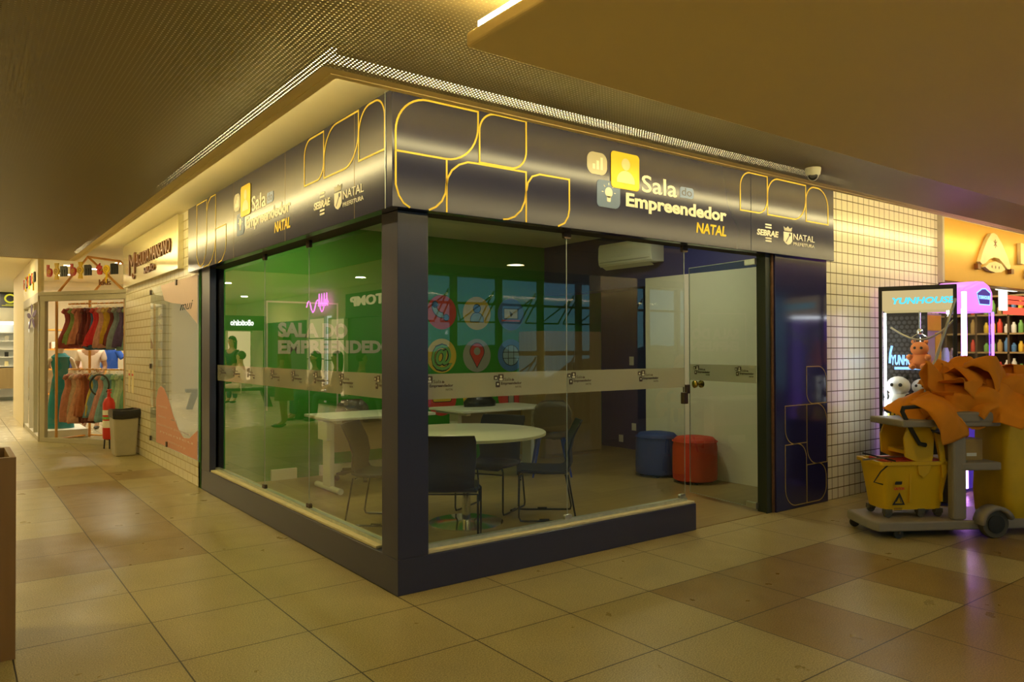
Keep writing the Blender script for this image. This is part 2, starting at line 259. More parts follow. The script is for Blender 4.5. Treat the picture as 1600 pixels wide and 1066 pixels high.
def strokes(F, parent, m, wd, items, name='outline_shape'):
    for q in items:
        closed = not isinstance(q, tuple); g = MB(); F.stroke(g, list(q), wd, 0, .002, closed); g.build(name, m, parent)
def circ(u, v, r, n=32, ry=None): return [(u + r * math.cos(2 * math.pi * i / n), v + (ry or r) * math.sin(2 * math.pi * i / n)) for i in range(n)]
def copy_tree(o, parent=None):
    c = o.copy(); S.collection.objects.link(c); c.parent = parent; WM[c.name] = WM.get(o.name, Matrix())
    for k in [x for x in bpy.data.objects if x.parent == o]: copy_tree(k, c)
    return c
# ================================================================ SETTING
mb = MB(); brown = {(4, -2), (3, -2), (2, -2), (2, -3), (4, -3), (2, -4), (3, -4), (4, -4), (6, -3), (5, -4), (6, -4), (5, -5), (4, -5), (-2, 3), (-2, 4), (-2, 5), (-2, 6), (-2, 7), (-2, 8), (-3, 3), (-3, 4), (-1, 9), (-3, 9)}
for i in range(-10, 25):
    for j in range(-12, 38):
        x, y = .6 * i, -.19 + .6 * j
        mb.face([(x, y, 0), (x + .6, y, 0), (x + .6, y + .6, 0), (x, y + .6, 0)], 1 if (i, j) in brown else (2 if j >= 17 else 0))  # far tiles: lighter stone, partly corridor brightness put into the colour
fl = mb.build('floor', ['granite', 'granite_brown', 'granite_light'], fix=False); tag(fl, kind='structure')
sbox('floor_office', (.1, .02, .0), (5.6, 4.2, .006), 'floor_wood')
# perforated metal ceiling: one sheet in three strips with its plain edge lip, LED coves behind the lip
ZP = 2.65
pf = MB()
pf.face([(-2.6, -7, ZP), (-.72, -7, ZP), (-.72, 8.25, ZP), (-2.6, 8.25, ZP)]); pf.face([(-.72, -7, ZP), (14.6, -7, ZP), (14.6, -.66, ZP), (-.72, -.66, ZP)])
for z_ in (ZP + .0016,):
    pf.face([(-2.6, -7, z_), (-.72, -7, z_), (-.72, 8.25, z_), (-2.6, 8.25, z_)]); pf.face([(-.72, -7, z_), (14.6, -7, z_), (14.6, -.66, z_), (-.72, -.66, z_)])
pf = tag(pf.build('ceiling', 'perforated', fix=False), kind='structure')
lip = MB()
lip.box((-.66, -.60, ZP - .004), (-.62, 8.25, ZP + .012)); lip.box((-.62, -.60, ZP - .004), (14.6, -.565, ZP + .012))
lip.face([(-.72, -.66, ZP), (-.66, -.60, ZP), (-.66, 8.25, ZP), (-.72, 8.25, ZP)]); lip.face([(-.72, -.66, ZP), (14.6, -.66, ZP), (14.6, -.60, ZP), (-.66, -.60, ZP)])
lip.box((-2.6, 8.25, ZP - .004), (-.62, 8.28, ZP + .20)); lip.box((-2.62, -7, ZP - .004), (-2.6, 8.28, ZP + .24))
tag(lip.build('trim_1', 'plaster'), kind='structure')
sbox('ceiling_upper', (-6, -7, 2.90), (14.6, 22, 2.94), 'cream')
led = MB(); led.box((-.655, -.575, ZP + .10), (-.62, 8.2, ZP + .13)); led.box((-.655, -.612, ZP + .055), (14.5, -.577, ZP + .085))
tag(led.build('led_strip', 'led_cove'), 'warm light strip hidden along the edge of the perforated ceiling', 'light strip')
# dropped flat plaster panel with light strips on its back
dp = MB(); dp.box((-.598, -3.95, 2.45), (14.6, -1.617, 2.505)); dp = tag(dp.build('ceiling_panel', 'plaster', bevel=.012, seg=3), kind='structure')
sm = MB()
for a, b in (((2.42, -2.10), (3.4, -2.10)), ((2.55, -2.06), (2.72, -2.28)), ((2.72, -2.28), (4.4, -2.28))):
    pass
hx = MB(); F0 = [(2.53, -1.98), (2.66, -1.98), (2.66, -2.74)]
hx.box((3.30, -2.44, 2.4485), (4.2, -2.435, 2.4505)); hx.box((3.30, -2.44, 2.4485), (3.305, -2.05, 2.4505)); hx.box((3.30, -2.055, 2.4485), (4.2, -2.05, 2.4505))
hx.build('hatch_seam', 'seam', dp)
led = MB(); led.box((-.575, -3.9, 2.507), (-.545, -1.66, 2.535)); tag(led.build('led_strip', 'led_warm'), 'bright warm light strip on top of the left edge of the flat dropped panel', 'light strip')
led = MB(); led.box((-.45, -1.70, 2.60), (14.4, -1.67, 2.625)); led.box((-.50, -3.99, 2.51), (12.4, -3.96, 2.555)); tag(led.build('led_strip', 'led_cove'), 'warm light strip on top of the long edge of the flat dropped panel', 'light strip')
# outer shell of the mall
sbox('wall_left', (-5.6, -7, 0), (-5.5, 22, 2.94), 'shop_cream'); sbox('wall_right', (14.6, -7, 0), (14.7, 5, 2.94), 'shop_cream')
sbox('wall_far', (-5.5, 21.9, 0), (0.0, 22, 2.94), 'shop_cream')
sbox('trim_2', (5.9, -4.65, 0), (6.7, -4.4, 2.65), 'grey_paint')           # square pillar mirrored in the shop front
# steel window wall at the back of the corridor with top-hung vents standing open
wf = struct('window_1'); f = MB(); yb = -6.6
f.box((-5.5, yb, 0), (14.6, yb + .1, .35)); f.box((-5.5, yb, 2.62), (14.6, yb + .1, 2.95)); f.box((-5.5, yb, 1.28), (14.6, yb + .08, 1.36)); f.box((-5.5, yb, 2.15), (14.6, yb + .06, 2.19))
k = -5.55
while k < 14.6:
    f.box((k, yb, .3), (k + .09, yb + .1, 2.7)); k += .92
for k in range(16):
    x = -5.45 + .92 * k
    for z0 in (1.9, .75):
        f.tube([(x, yb, z0 + .45), (x + .4, yb - .45, z0), (x + .8, yb, z0 + .45)], .014, 6); f.tube([(x, yb - .45, z0 - .02), (x + .8, yb - .45, z0 - .02)], .016, 6); f.tube([(x, yb, z0 + .5), (x, yb - .45, z0)], .014, 6); f.tube([(x + .8, yb, z0 + .5), (x + .8, yb - .45, z0)], .014, 6)
f.build('window_frame', 'window_frame', wf); boxo('glass_pane', (-5.5, yb + .03, .3), (14.6, yb + .034, 2.65), 'clear_glass', wf)
g = MB(); g.box((-20, -30, -.05), (22, -7, -.02)); tag(g.build('floor_outside', 'hedge'), kind='structure')
for k in range(9):
    g = MB(); g.ball((0, 0, .8), 1.0, 14, (1.2, .8, .9)); g.ball((.5, .3, 1.1), .6, 12); g.ball((-.6, .1, .7), .6, 12)
    o = g.build('shrub', 'hedge', smooth='full'); o.location = (-7 + 3.1 * k, -10.5 - (k % 3) * .8, -.05); o.scale = (1.2, 1, .72 + .2 * (k % 2)); tag(o, 'green shrub outside the window wall, %s in the row' % ['first', 'second', 'third', 'fourth', 'fifth', 'sixth', 'seventh', 'eighth', 'ninth'][k], 'shrub', 'shrubs beyond the window wall')
# wall of the mall left of the office: salon front
tw = MB()
tw.box((0, 5.98, 0), (.12, 8.25, 2.17)); tw.box((0, 4.2, 0), (.12, 5.98, .26)); tw.box((0, 4.2, 2.17), (.12, 8.25, 2.90))
tag(tw.build('wall_salon', 'wall_tile_left'), kind='structure')
sbox('wall_salon_inner', (3.4, 4.4, 0), (3.5, 8.2, 2.9), 'shop_cream'); sbox('wall_salon_back', (.1, 8.2, 0), (3.5, 8.3, 2.9), 'shop_cream'); sbox('wall_salon_side', (.1, 4.28, 0), (3.5, 4.36, 2.9), 'shop_cream')
sbox('floor_salon', (.12, 4.36, 0), (3.4, 8.2, .01), 'granite_light')
# tiled wall right of the office
sbox('wall_right_tiled', (4.40, .0, 0), (6.67, .12, 2.90), 'wall_tile_right')
# ================================================================ OFFICE SHELL
sbox('wall_back', (-.0, 4.15, 0), (5.6, 4.27, 2.9), 'green_wall')
sbox('wall_office_right', (4.47, .13, 0), (4.57, 2.28, 2.81), 'navy_wall')
boxo('white_panel', (4.462, .77, .008), (4.47, 2.28, 2.22), 'office_white', bpy.data.objects['wall_office_right'])
sbox('wall_office_beam', (4.47, 2.28, 2.13), (4.75, 4.15, 2.81), 'navy_wall'); sbox('wall_alcove', (5.53, 2.28, 0), (5.6, 4.15, 2.9), 'navy_wall'); sbox('wall_alcove_front', (4.57, 2.2, 0), (5.6, 2.28, 2.9), 'navy_wall')
sbox('ceiling_office', (.02, .02, 2.78), (5.6, 4.2, 2.83), 'office_ceiling')
sbox('wall_office_left', (.06, 3.86, 0), (.16, 4.15, 2.8), 'green_wall')
bs = MB(); bs.box((.7, 4.12, .006), (.98, 4.15, .12)); bs.box((1.24, 4.12, .006), (2.4, 4.15, .12)); tag(bs.build('baseboard_back', 'office_white'), kind='structure')
# plinth, corner column, left post, right pillar
pl = MB(); pl.prism([(0, 0), (2.58, 0), (2.58, .16), (.16, .16), (.16, 4.19), (0, 4.19)], (0, 0, 0), (1, 0, 0), (0, 1, 0), (0, 0, 1), .205); tag(pl.build('wall_plinth', 'navy', bevel=.004), kind='structure')
sl = MB(); sl.box((.012, .30, .205), (.15, 3.86, .222)); sl.box((.20, .012, .205), (2.575, .15, .222)); tag(sl.build('trim_3', 'sill', bevel=.003), kind='structure')
ch = MB(); ch.box((.055, .14, .222), (.095, 3.86, .245)); ch.box((.20, .055, .222), (2.54, .095, .245)); tag(ch.build('trim_4', 'channel'), kind='structure')
cc = MB(); cc.prism([(0, 0), (.2, 0), (.2, .14), (.14, .2), (0, .2)], (0, 0, .205), (1, 0, 0), (0, 1, 0), (0, 0, 1), 1.99)
tag(cc.build('wall_corner', 'navy', bevel=.004), kind='structure')
sbox('wall_left_post', (0, 3.86, .205), (.14, 4.19, 2.2), 'navy', .004)
pp = sbox('wall_pillar', (3.60, -.02, 0), (4.40, .13, 2.21), 'navy_pillar', .004)
jb = MB(); jb.box((3.575, -.005, .0), (3.60, .12, 2.2)); jb.build('trim_5', 'rust', bevel=.003)['kind'] = 'structure'
sbox('trim_6', (3.505, .01, 0), (3.575, .10, 2.2), 'dark_panel')
hd = MB(); hd.prism([(.005, .005), (4.39, .005), (4.39, .15), (.15, .15), (.15, 4.19), (.005, 4.19)], (0, 0, 2.2), (1, 0, 0), (0, 1, 0), (0, 0, 1), .06); tag(hd.build('trim_7', 'underside'), kind='structure')
Fp = Fr((0, -.0215, 0), (1, 0, 0)); strokes(Fp, pp, 'gold_thin', .007, [rr(4.06, .905, 4.383, 1.236, 0, .135, 0, .10), rr(3.73, .565, 4.058, .90, 0, .0, .0, .14), rr(4.06, .365, 4.38, .90, 0, .16, 0, .16), rr(3.728, .03, 4.05, .563, 0, .14, 0, .16), rr(4.054, .03, 4.366, .365, 0, .13, .13, 0)])
# ================================================================ FASCIA SIGNS
FY, FX = -.07, -.07; Z0, Z1 = 2.195, 2.852
LW = .011
def logo(F, parent, u, s=1.0):
    # u = left end of EMPREENDEDOR; offsets measured on the right-hand fascia
    def X(v): return u + (v - 1.757) * s
    g = MB(); F.poly(g, rr(X(1.39), 2.585, X(1.575), 2.735, *[.055] * 4), 0, .002); g.build('grey_icon', 'pale_grey', parent)
    g = MB()
    for i, h in enumerate((.035, .06, .085)): F.poly(g, rr(X(1.44 + .036 * i), 2.62, X(1.462 + .036 * i), 2.62 + h), .0022, .001)
    g.build('bar_chart', 'letter_white', parent)
    g = MB(); F.poly(g, rr(X(1.48), 2.37, X(1.70), 2.555, .03, .03, .05, .03), 0, .002); g.build('blue_icon', 'icon_blue', parent)
    g = MB(); F.poly(g, rr(X(1.61), 2.515, X(1.888), 2.77, .03, .03, .03, .03), .0025, .003); g.build('yellow_icon', 'yellow', parent)
    g = MB(); w = .006; F.poly(g, circ(X(1.752), 2.69, .042 * s, 24, .042), w, .001); F.poly(g, [(X(1.752 + a * .088), 2.57 + b * .075) for a, b in [(-1, -.15)] + [(math.cos(R(180 - t)), math.sin(R(180 - t))) for t in range(10, 180, 12)] + [(1, -.15)]], w, .001)
    g.build('person_icon', 'sign_cream', parent)
    g = MB(); F.poly(g, circ(X(1.59), 2.475, .036 * s, 20, .036), .0022, .001); F.poly(g, rr(X(1.572), 2.41, X(1.608), 2.45, 0, 0, .01, .01), .0022, .001)
    for t in range(0, 181, 45): F.stroke(g, [(X(1.59 + .050 * math.cos(R(t))), 2.475 + .050 * math.sin(R(t))), (X(1.59 + .066 * math.cos(R(t))), 2.475 + .066 * math.sin(R(t)))], .006, .0022, .001, False)
    g.build('bulb_icon', 'letter_white', parent)
    F.text('Sala', X(1.917), 2.525, .122, 'letter_white', 'lettering', parent, wd=.375 * s, bold=.012)
    g = MB(); F.poly(g, rr(X(2.326), 2.53, X(2.482), 2.612, .02, .02, .03, 0), 0, .002); g.build('small_tag', 'icon_blue_light', parent)
    F.text('do', X(2.345), 2.548, .062, 'navy', 'lettering', parent, wd=.115 * s, w=.0022, ext=.001)
    F.text('Empreendedor', X(1.757), 2.405, .092, 'letter_white', 'lettering', parent, wd=1.12 * s, bold=.035)
    F.text('NATAL', X(2.51), 2.285, .078, 'yellow', 'lettering', parent, wd=.362 * s, bold=.025, shear=.15)
def partners(F, parent, u0, s=1.0):
    def X(v): return u0 + (v - 3.275) * s
    F.text('SEBRAE', X(3.275), 2.338, .048, 'letter_white', 'lettering', parent, wd=.30 * s, bold=.035, shear=.12)
    g = MB()
    for z in (2.402, 2.425, 2.312, 2.289): g = MB(); F.poly(g, rr(X(3.39), z, X(3.475), z + .013), 0, .002); g.build('emblem_bar', 'letter_white', parent)
    g = MB(); F.poly(g, [(X(3.65 + a), b) for a, b in ((0, 2.395), (.125, 2.395), (.125, 2.32), (.10, 2.297), (.0625, 2.286), (.025, 2.297), (0, 2.32))]); g.build('crest', 'letter_white', parent)
    g = MB(); F.poly(g, [(X(3.66 + a), b) for a, b in ((0, 2.404), (.105, 2.404), (.115, 2.44), (.08, 2.426), (.0525, 2.445), (.025, 2.426), (-.01, 2.44))]); g.build('crown_emblem', 'pale_grey', parent)
    g = MB(); F.stroke(g, [(X(3.685), 2.31), (X(3.745), 2.38)], .008, .0022, .001, False); F.poly(g, circ(X(3.74), 2.374, .014, 12), .0022, .001); g.build('shooting_star', 'navy', parent)
    F.text('NATAL', X(3.795), 2.338, .056, 'letter_white', 'lettering', parent, wd=.325 * s); F.text('PREFEITURA', X(3.795), 2.290, .028, 'letter_white', 'lettering', parent, wd=.325 * s)
fs = thing('fascia_sign', 'navy fascia sign over the glass door side, big linked outline pattern beside its logo', 'sign', (2.2, -.035, Z0))
boxo('sign_board', (FX, FY, Z0), (4.44, 0.0, Z1), 'navy_vinyl', fs, .003)
F1 = Fr((0, FY - .0005, 0), (1, 0, 0))
def ST(pts, wd, w=0, t=.002, closed=True):
    g = MB(); F1.stroke(g, pts, wd, w, t, closed); g.build('outline_shape', 'yellow_line', fs)
ST(rr(-.050, 2.51, .505, 2.828, .21, 0, .23, 0), LW); ST(rr(.515, 2.524, .871, 2.835, .12, 0, .12, 0), LW, .0007)
ST([(-.050, 2.51)] + rr(-.050, 2.197, .283, 2.51, 0, 0, .12, .12)[0:0] + [(-.05, 2.32), (-.03, 2.26), (.0, 2.22), (.04, 2.199)], LW, 0, .002, False); ST([(.163, 2.199), (.21, 2.222), (.25, 2.26), (.275, 2.31), (.282, 2.37)], LW, 0, .002, False); ST([(.283, 2.198), (.283, 2.51)], LW, 0, .002, False)
ST([(.283, 2.36), (.29, 2.40), (.32, 2.45), (.37, 2.49), (.43, 2.513), (.48, 2.515), (.87, 2.515), (.87, 2.198)], LW, 0, .002, False); ST([(.87, 2.39), (.86, 2.33), (.83, 2.27), (.78, 2.225), (.73, 2.205), (.69, 2.199)], LW, 0, .002, False)
ST([(.874, 2.40), (.885, 2.45), (.92, 2.495), (.98, 2.516), (1.231, 2.516), (1.231, 2.32), (1.22, 2.27), (1.19, 2.225), (1.134, 2.199)], LW, 0, .002, False)
for q in (rr(3.055, 2.516, 3.42, 2.832, .13, 0, .13, 0), rr(3.424, 2.516, 3.985, 2.830, .15, 0, .19, 0), rr(3.99, 2.518, 4.342, 2.830, .13, .17, 0, 0)): ST(q, LW)

g = MB(); F1.poly(g, rr(3.197, Z0, 3.199, Z1)); g.build('panel_seam', 'navy', fs)
logo(F1, fs, 1.757); partners(F1, fs, 3.275)
fs = thing('fascia_sign', 'navy fascia sign on the long left side running back towards the salon', 'sign', (-.035, 2.2, Z0))
boxo('sign_board', (FX, .0, Z0), (0.0, 4.40, Z1), 'navy_vinyl', fs, .003)
F2 = Fr((FX - .0005, 0, 0), (0, -1, 0))
def ST(pts, wd, w=0, t=.002, closed=True):
    g = MB(); F2.stroke(g, pts, wd, w, t, closed); g.build('outline_shape', 'yellow_line', fs)
for q in (rr(-1.221, 2.532, -.885, 2.836, .11, 0, .11, 0), rr(-.88, 2.525, -.36, 2.838, .20, 0, .20, 0), rr(-.356, 2.532, -.02, 2.838, .15, .12, 0, 0)): ST(q, LW)
ST([(-4.06, 2.84), (-3.70, 2.84), (-3.70, 2.45), (-3.74, 2.32), (-3.82, 2.24), (-3.92, 2.215), (-4.0, 2.25), (-4.06, 2.33)], LW * .8)
ST([(-3.70, 2.73), (-3.65, 2.80), (-3.56, 2.84), (-3.40, 2.84), (-3.40, 2.2)], LW * .8, 0, .002, False); ST([(-3.40, 2.42), (-3.44, 2.33), (-3.52, 2.25), (-3.62, 2.21), (-3.8, 2.20)], LW * .8, 0, .002, False); ST([(-3.40, 2.52), (-3.07, 2.52), (-3.07, 2.36), (-3.10, 2.28), (-3.2, 2.21), (-3.3, 2.198)], LW * .8, 0, .002, False)

for y in (-2.85, -1.60, -.42): g = MB(); F2.poly(g, rr(y, Z0, y + .003, Z1), -.0003, .0006); g.build('panel_seam', 'gold_thin', fs)
g = MB(); F2.poly(g, rr(-.016, Z0, -.008, Z1), 0, .002); g.build('edge_strip', 'channel', fs)
logo(F2, fs, -2.501, .905); partners(F2, fs, -1.051, .90)
# ================================================================ GLASS FRONT
def band_logo(F, u, parent, s=1.0):
    g = MB()
    F.poly(g, rr(u, 1.205, u + .03, 1.232, *[.006] * 4)); F.poly(g, rr(u + .034, 1.197, u + .075, 1.24, *[.006] * 4)); F.poly(g, rr(u + .014, 1.157, u + .046, 1.193, *[.006] * 4))
    g.build('logo_icon', 'dark_clamp', parent)
    g = MB(); F.poly(g, circ(u + .0545, 1.225, .008, 12), .0022, .0006); F.poly(g, rr(u + .042, 1.201, u + .067, 1.214, .006, .006), .0022, .0006); F.poly(g, circ(u + .03, 1.177, .007, 10), .0022, .0006); F.poly(g, rr(u + .008, 1.211, u + .022, 1.222), .0022, .0006); g.build('logo_icon', 'pale_grey', parent)
    F.text('Sala', u + .082, 1.197, .020, 'dark_clamp', 'lettering', parent, wd=.055, ext=.001); F.text('do', u + .141, 1.197, .014, 'dark_clamp', 'lettering', parent, wd=.018, ext=.001, bold=.06)
    F.text('Empreendedor', u + .056, 1.173, .017, 'dark_clamp', 'lettering', parent, wd=.165, ext=.001, bold=.03); F.text('NATAL', u + .168, 1.150, .013, 'dark_clamp', 'lettering', parent, wd=.052, ext=.001, shear=.15)
T = .008
def pane(n, axis, a, b, z0, z1, logos, clamps):
    w = struct('window_%d' % n, (.075, (a + b) / 2, z0) if axis == 'L' else ((a + b) / 2, .075, z0))
    g = MB()
    if axis == 'L': g.face([(.075, a, z0), (.075, b, z0), (.075, b, z1), (.075, a, z1)])
    else: g.face([(a, .075, z0), (b, .075, z0), (b, .075, z1), (a, .075, z1)])
    g.build('glass_pane', 'office_glass', w, fix=False)
    e = MB()
    if axis == 'L': e.box((.073, a, z0), (.077, a + .004, z1))
    else: e.box((b - .004, .073, z0), (b, .077, z1))
    e.build('pane_edge', 'channel', w)
    F = Fr((.0735, 0, 0), (0, -1, 0)) if axis == 'L' else Fr((0, .0735, 0), (1, 0, 0))
    g = MB(); u0, u1 = (-b, -a) if axis == 'L' else (a, b); F.poly(g, rr(u0, 1.10, u1, 1.252), 0, .0005); g.build('frosted_band', 'frosted', w)
    for u in logos: band_logo(F, u, w)
    for (u, z) in clamps:
        g = MB(); F.poly(g, rr(u - .032, z - .026, u + .032, z + .026, .015, .015, .015, .015), -.012, .024); F.poly(g, circ(u - .014, z, .006, 10), .012, .003); F.poly(g, circ(u + .014, z, .006, 10), .012, .003)
        g.build('clamp', 'steel' if z < 1 and axis == 'R' else 'dark_clamp', w, bevel=.002)
pane(2, 'L', 2.468, 3.86, .235, 2.19, (-3.78, -3.36, -2.94), ((-2.468, .25), (-2.468, 2.175)))
pane(3, 'L', 1.50, 2.468, .235, 2.19, (-2.33, -1.86), ((-1.50, .25), (-1.50, 2.175)))
pane(4, 'L', .20, 1.50, .235, 2.19, (-1.42, -.97, -.44), ())
pane(5, 'R', .20, 1.332, .235, 2.19, (.195, .72), ((1.332, .25), (1.332, 2.175)))
pane(6, 'R', 1.332, 2.54, .235, 2.19, (1.335, 2.02), ((2.50, .25), (2.54, 2.175)))
# glass door standing open into the office, hinged on the right jamb
dr = struct('door_1', (3.49, .075, .02)); dp0, dp1 = Vector((3.485, .09, 0)), Vector((3.62, .93, 0)); dd = (dp1 - dp0).normalized()
g = MB(); g.face([(dp0.x, dp0.y, .03), (dp1.x, dp1.y, .03), (dp1.x, dp1.y, 2.17), (dp0.x, dp0.y, 2.17)]); g.build('glass_pane', 'office_glass', dr, fix=False)
FD = Fr((dp1.x, dp1.y, 0), -dd); L = (dp1 - dp0).length
g = MB(); FD.poly(g, rr(0, 1.10, L, 1.252), .001, .0005); g.build('frosted_band', 'frosted', dr)
for u in (.06, .60): band_logo(Fr(Vector((dp1.x, dp1.y, 0)) + FD.N * .002, -dd), u, dr)
g = MB(); FD.poly(g, rr(L - .12, .03, L, .08), -.015, .03); FD.poly(g, rr(L - .12, 2.12, L, 2.17), -.015, .03); g.build('pivot_clamp', 'steel', dr, bevel=.003)
g = MB(); FD.poly(g, rr(0, .03, L, .036), -.003, .006); FD.poly(g, rr(0, 2.164, L, 2.17), -.003, .006); FD.poly(g, rr(0, .03, .005, 2.17), -.003, .006); g.build('pane_edge', 'channel', dr)
g = MB(); c = Vector((dp1.x, dp1.y, 1.065)) - dd * .12
for sgn in (1, -1):
    a = Matrix.Translation(c) @ FD.N.to_track_quat('Z', 'Y').to_matrix().to_4x4(); g.m = a
    g.lathe((0, 0, 0), [(.012, 0), (.012, sgn * .02), (.035, sgn * .03), (.036, sgn * .045), (.025, sgn * .052)], 20)
g.m = Matrix(); g.build('door_knob', 'brass', dr, smooth=True)
lk = MB(); lk.box((2.515, .055, .97), (2.56, .095, 1.06)); lk.box((2.545, .055, 1.05), (2.585, .10, 1.12)); lk.build('lock', 'dark_clamp', bpy.data.objects['window_6'], bevel=.005)
# ================================================================ GREEN WALL GRAPHICS
wb = bpy.data.objects['wall_back']; FB = Fr((0, 4.149, 0), (1, 0, 0))
FB.text('SALA DO', .78, 1.545, .145, 'pale_grey', 'lettering', wb, wd=.80, bold=.05); FB.text('EMPREENDEDOR', .78, 1.365, .135, 'pale_grey', 'lettering', wb, wd=1.52, bold=.05)
g = MB(); FB.stroke(g, [(.66, .75), (.66, 1.914), (1.457, 1.914), (1.457, .75)], .018, 0, .002, False); g.build('outline_frame', 'pale_grey', wb)
cols = [2.828, 3.353, 3.894]; rows = [1.857, 1.318, .79]; rad = .212
def disc(cx, cz, m): g = MB(); FB.poly(g, circ(cx, cz, rad, 40), 0, .002); g.build('icon_disc', m, wb)
for (c, r_, m) in ((0, 0, 'dot_red'), (1, 0, 'dot_yellow'), (2, 0, 'dot_blue'), (0, 1, 'dot_yellow'), (1, 1, 'dot_grey'), (2, 1, 'dot_blue'), (0, 2, 'dot_red'), (1, 2, 'dot_yellow'), (2, 2, 'dot_red')): disc(cols[c], rows[r_], m)
def ic(name, m, fn, w=.0022, t=.0012): g = MB(); fn(g, w, t); g.build(name, m, wb)
def ol(pts, fillm, name, lw=.009):
    ic(name, fillm, lambda g, w, t: FB.poly(g, pts, w, t)); ic(name + '_outline', 'ink', lambda g, w, t: FB.stroke(g, pts, lw, .0034, .0006))
# telephone
x, z = cols[0], rows[0]; arc = [(x - .05 + .15 * math.cos(R(t)) + .06, z + .06 + .15 * math.sin(R(t)) + .02) for t in range(175, 282, 8)]; arc2 = [(x + .01 + .085 * math.cos(R(t)), z + .08 + .085 * math.sin(R(t))) for t in range(275, 168, -8)]
ol(arc + arc2, 'steel_blue', 'telephone_icon'); ol(circ(x - .095, z + .095, .04, 16), 'dot_blue', 'telephone_icon'); ol(circ(x + .065, z - .065, .04, 16), 'dot_blue', 'telephone_icon')
# user
x, z = cols[1], rows[0]; ol(circ(x, z + .06, .055, 20), 'dot_blue', 'person_icon'); ol([(x - .10, z - .11)] + [(x - .10 * math.cos(R(t)), z - .08 + .09 * math.sin(R(t))) for t in range(0, 181, 15)] + [(x + .10, z - .11)], 'steel_blue', 'person_icon')
# laptop
x, z = cols[2], rows[0]; ol(rr(x - .115, z - .06, x + .115, z + .075), 'sign_cream', 'laptop_icon', .014); ic('laptop_base', 'dot_red', lambda g, w, t: FB.poly(g, rr(x - .15, z - .095, x + .15, z - .072), w, t)); ol([(x - .02, z + .04), (x + .03, z), (x + .0, z - .03)], 'yellow', 'cursor_icon', .006)
x, z = cols[0], rows[1]; FB.text('@', x - .15, z - .11, .245, 'ink', 'lettering', wb, wd=.305, bold=.045, w=.002, ext=.001); FB.text('@', x - .145, z - .105, .235, 'leaf_green', 'lettering', wb, wd=.295, bold=.018, w=.0034, ext=.001)
x, z = cols[1], rows[1]; pin = [(x + .11 * math.cos(R(t)), z + .05 + .11 * math.sin(R(t))) for t in range(-25, 206, 11)] + [(x, z - .155)]; ol(pin, 'dot_red', 'map_pin_icon'); ic('map_pin_hole', 'dot_grey', lambda g, w, t: FB.poly(g, circ(x, z + .055, .05, 20), .0042, .001))
x, z = cols[2], rows[1]; ol(circ(x, z, .135, 30), 'steel_blue', 'globe_icon')
g = MB()
for q in ([(x - .135, z + .04), (x + .135, z + .04)], [(x - .135, z - .04), (x + .135, z - .04)], [(x - .045, z - .13), (x - .045, z + .13)], [(x + .045, z - .13), (x + .045, z + .13)]): FB.stroke(g, q, .008, .0034, .0006, False)
g.build('globe_lines', 'ink', wb)
x, z = cols[0], rows[2]; ol(rr(x - .13, z - .04, x + .14, z + .14, 0, 0, .03, .03), 'dot_yellow', 'box_icon'); ic('tick_mark', 'ink', lambda g, w, t: FB.stroke(g, [(x - .03, z + .105), (x, z + .085), (x + .04, z + .11)], .01, .0042, .0006, False))
x, z = cols[1], rows[2]; ol(rr(x - .02, z - .08, x + .12, z + .14, .02, .02, .02, .02), 'leaf_green', 'document_icon')
x, z = cols[2], rows[2]; ol(rr(x - .045, z - .1, x + .045, z + .18), 'dot_grey', 'door_icon')
# ================================================================ OFFICE CONTENTS
for (sx, sy, lab) in ((1.62, 2.15, 'round recessed ceiling downlight near the office corner'), (3.45, 1.35, 'added ceiling downlight by the glass door, brightening the white panel'), (.8, 3.3, 'added ceiling downlight over the white desk, brightening the green wall')):  # last two are added for brightness
    o = thing('downlight', lab, 'ceiling light', (sx, sy, 2.775)); MB().lathe((sx, sy, 2.77), [(.06, .005), (.06, .0), (.05, -.002)], 24).build('lamp_disc', 'spot_white', o); MB().lathe((sx, sy, 2.77), [(.075, .01), (.078, -.004), (.062, -.004), (.062, .004)], 24, False).build('trim_ring', 'steel', o)
# round meeting table
t = thing('meeting_table', 'round white table on a chrome pole in the front corner of the office', 'table', (1.295, 1.27, .006))
MB().lathe((1.295, 1.27, .715), [(.635, 0), (.64, .004), (.64, .021), (.635, .025)], 72).build('tabletop', 'table_white', t, smooth=True)
MB().lathe((1.295, 1.27, .712), [(.6425, .003), (.6425, .022), (.6405, .022), (.6405, .003)], 72, False).build('edge_band', 'table_edge', t, smooth=True)
MB().lathe((1.295, 1.27, .03), [(.035, 0), (.035, .66), (.10, .675), (.10, .685)], 24).build('pole', 'chrome', t, smooth=True)
MB().lathe((1.295, 1.27, .006), [(.30, 0), (.30, .008), (.12, .02), (.04, .03)], 48).build('base', 'chrome', t, smooth=True)
pa = MB(); pa.m = Matrix.Translation((.92, .98, .7405)) @ Matrix.Rotation(.25, 4, 'Z'); pa.box((-.15, -.105, 0), (.15, .105, .001)); pa.m = Matrix()
base(tag(pa.build('paper_sheet', 'paper'), 'white sheet of paper lying on the round table beside the corner column', 'paper'), (.92, .98, .7405))
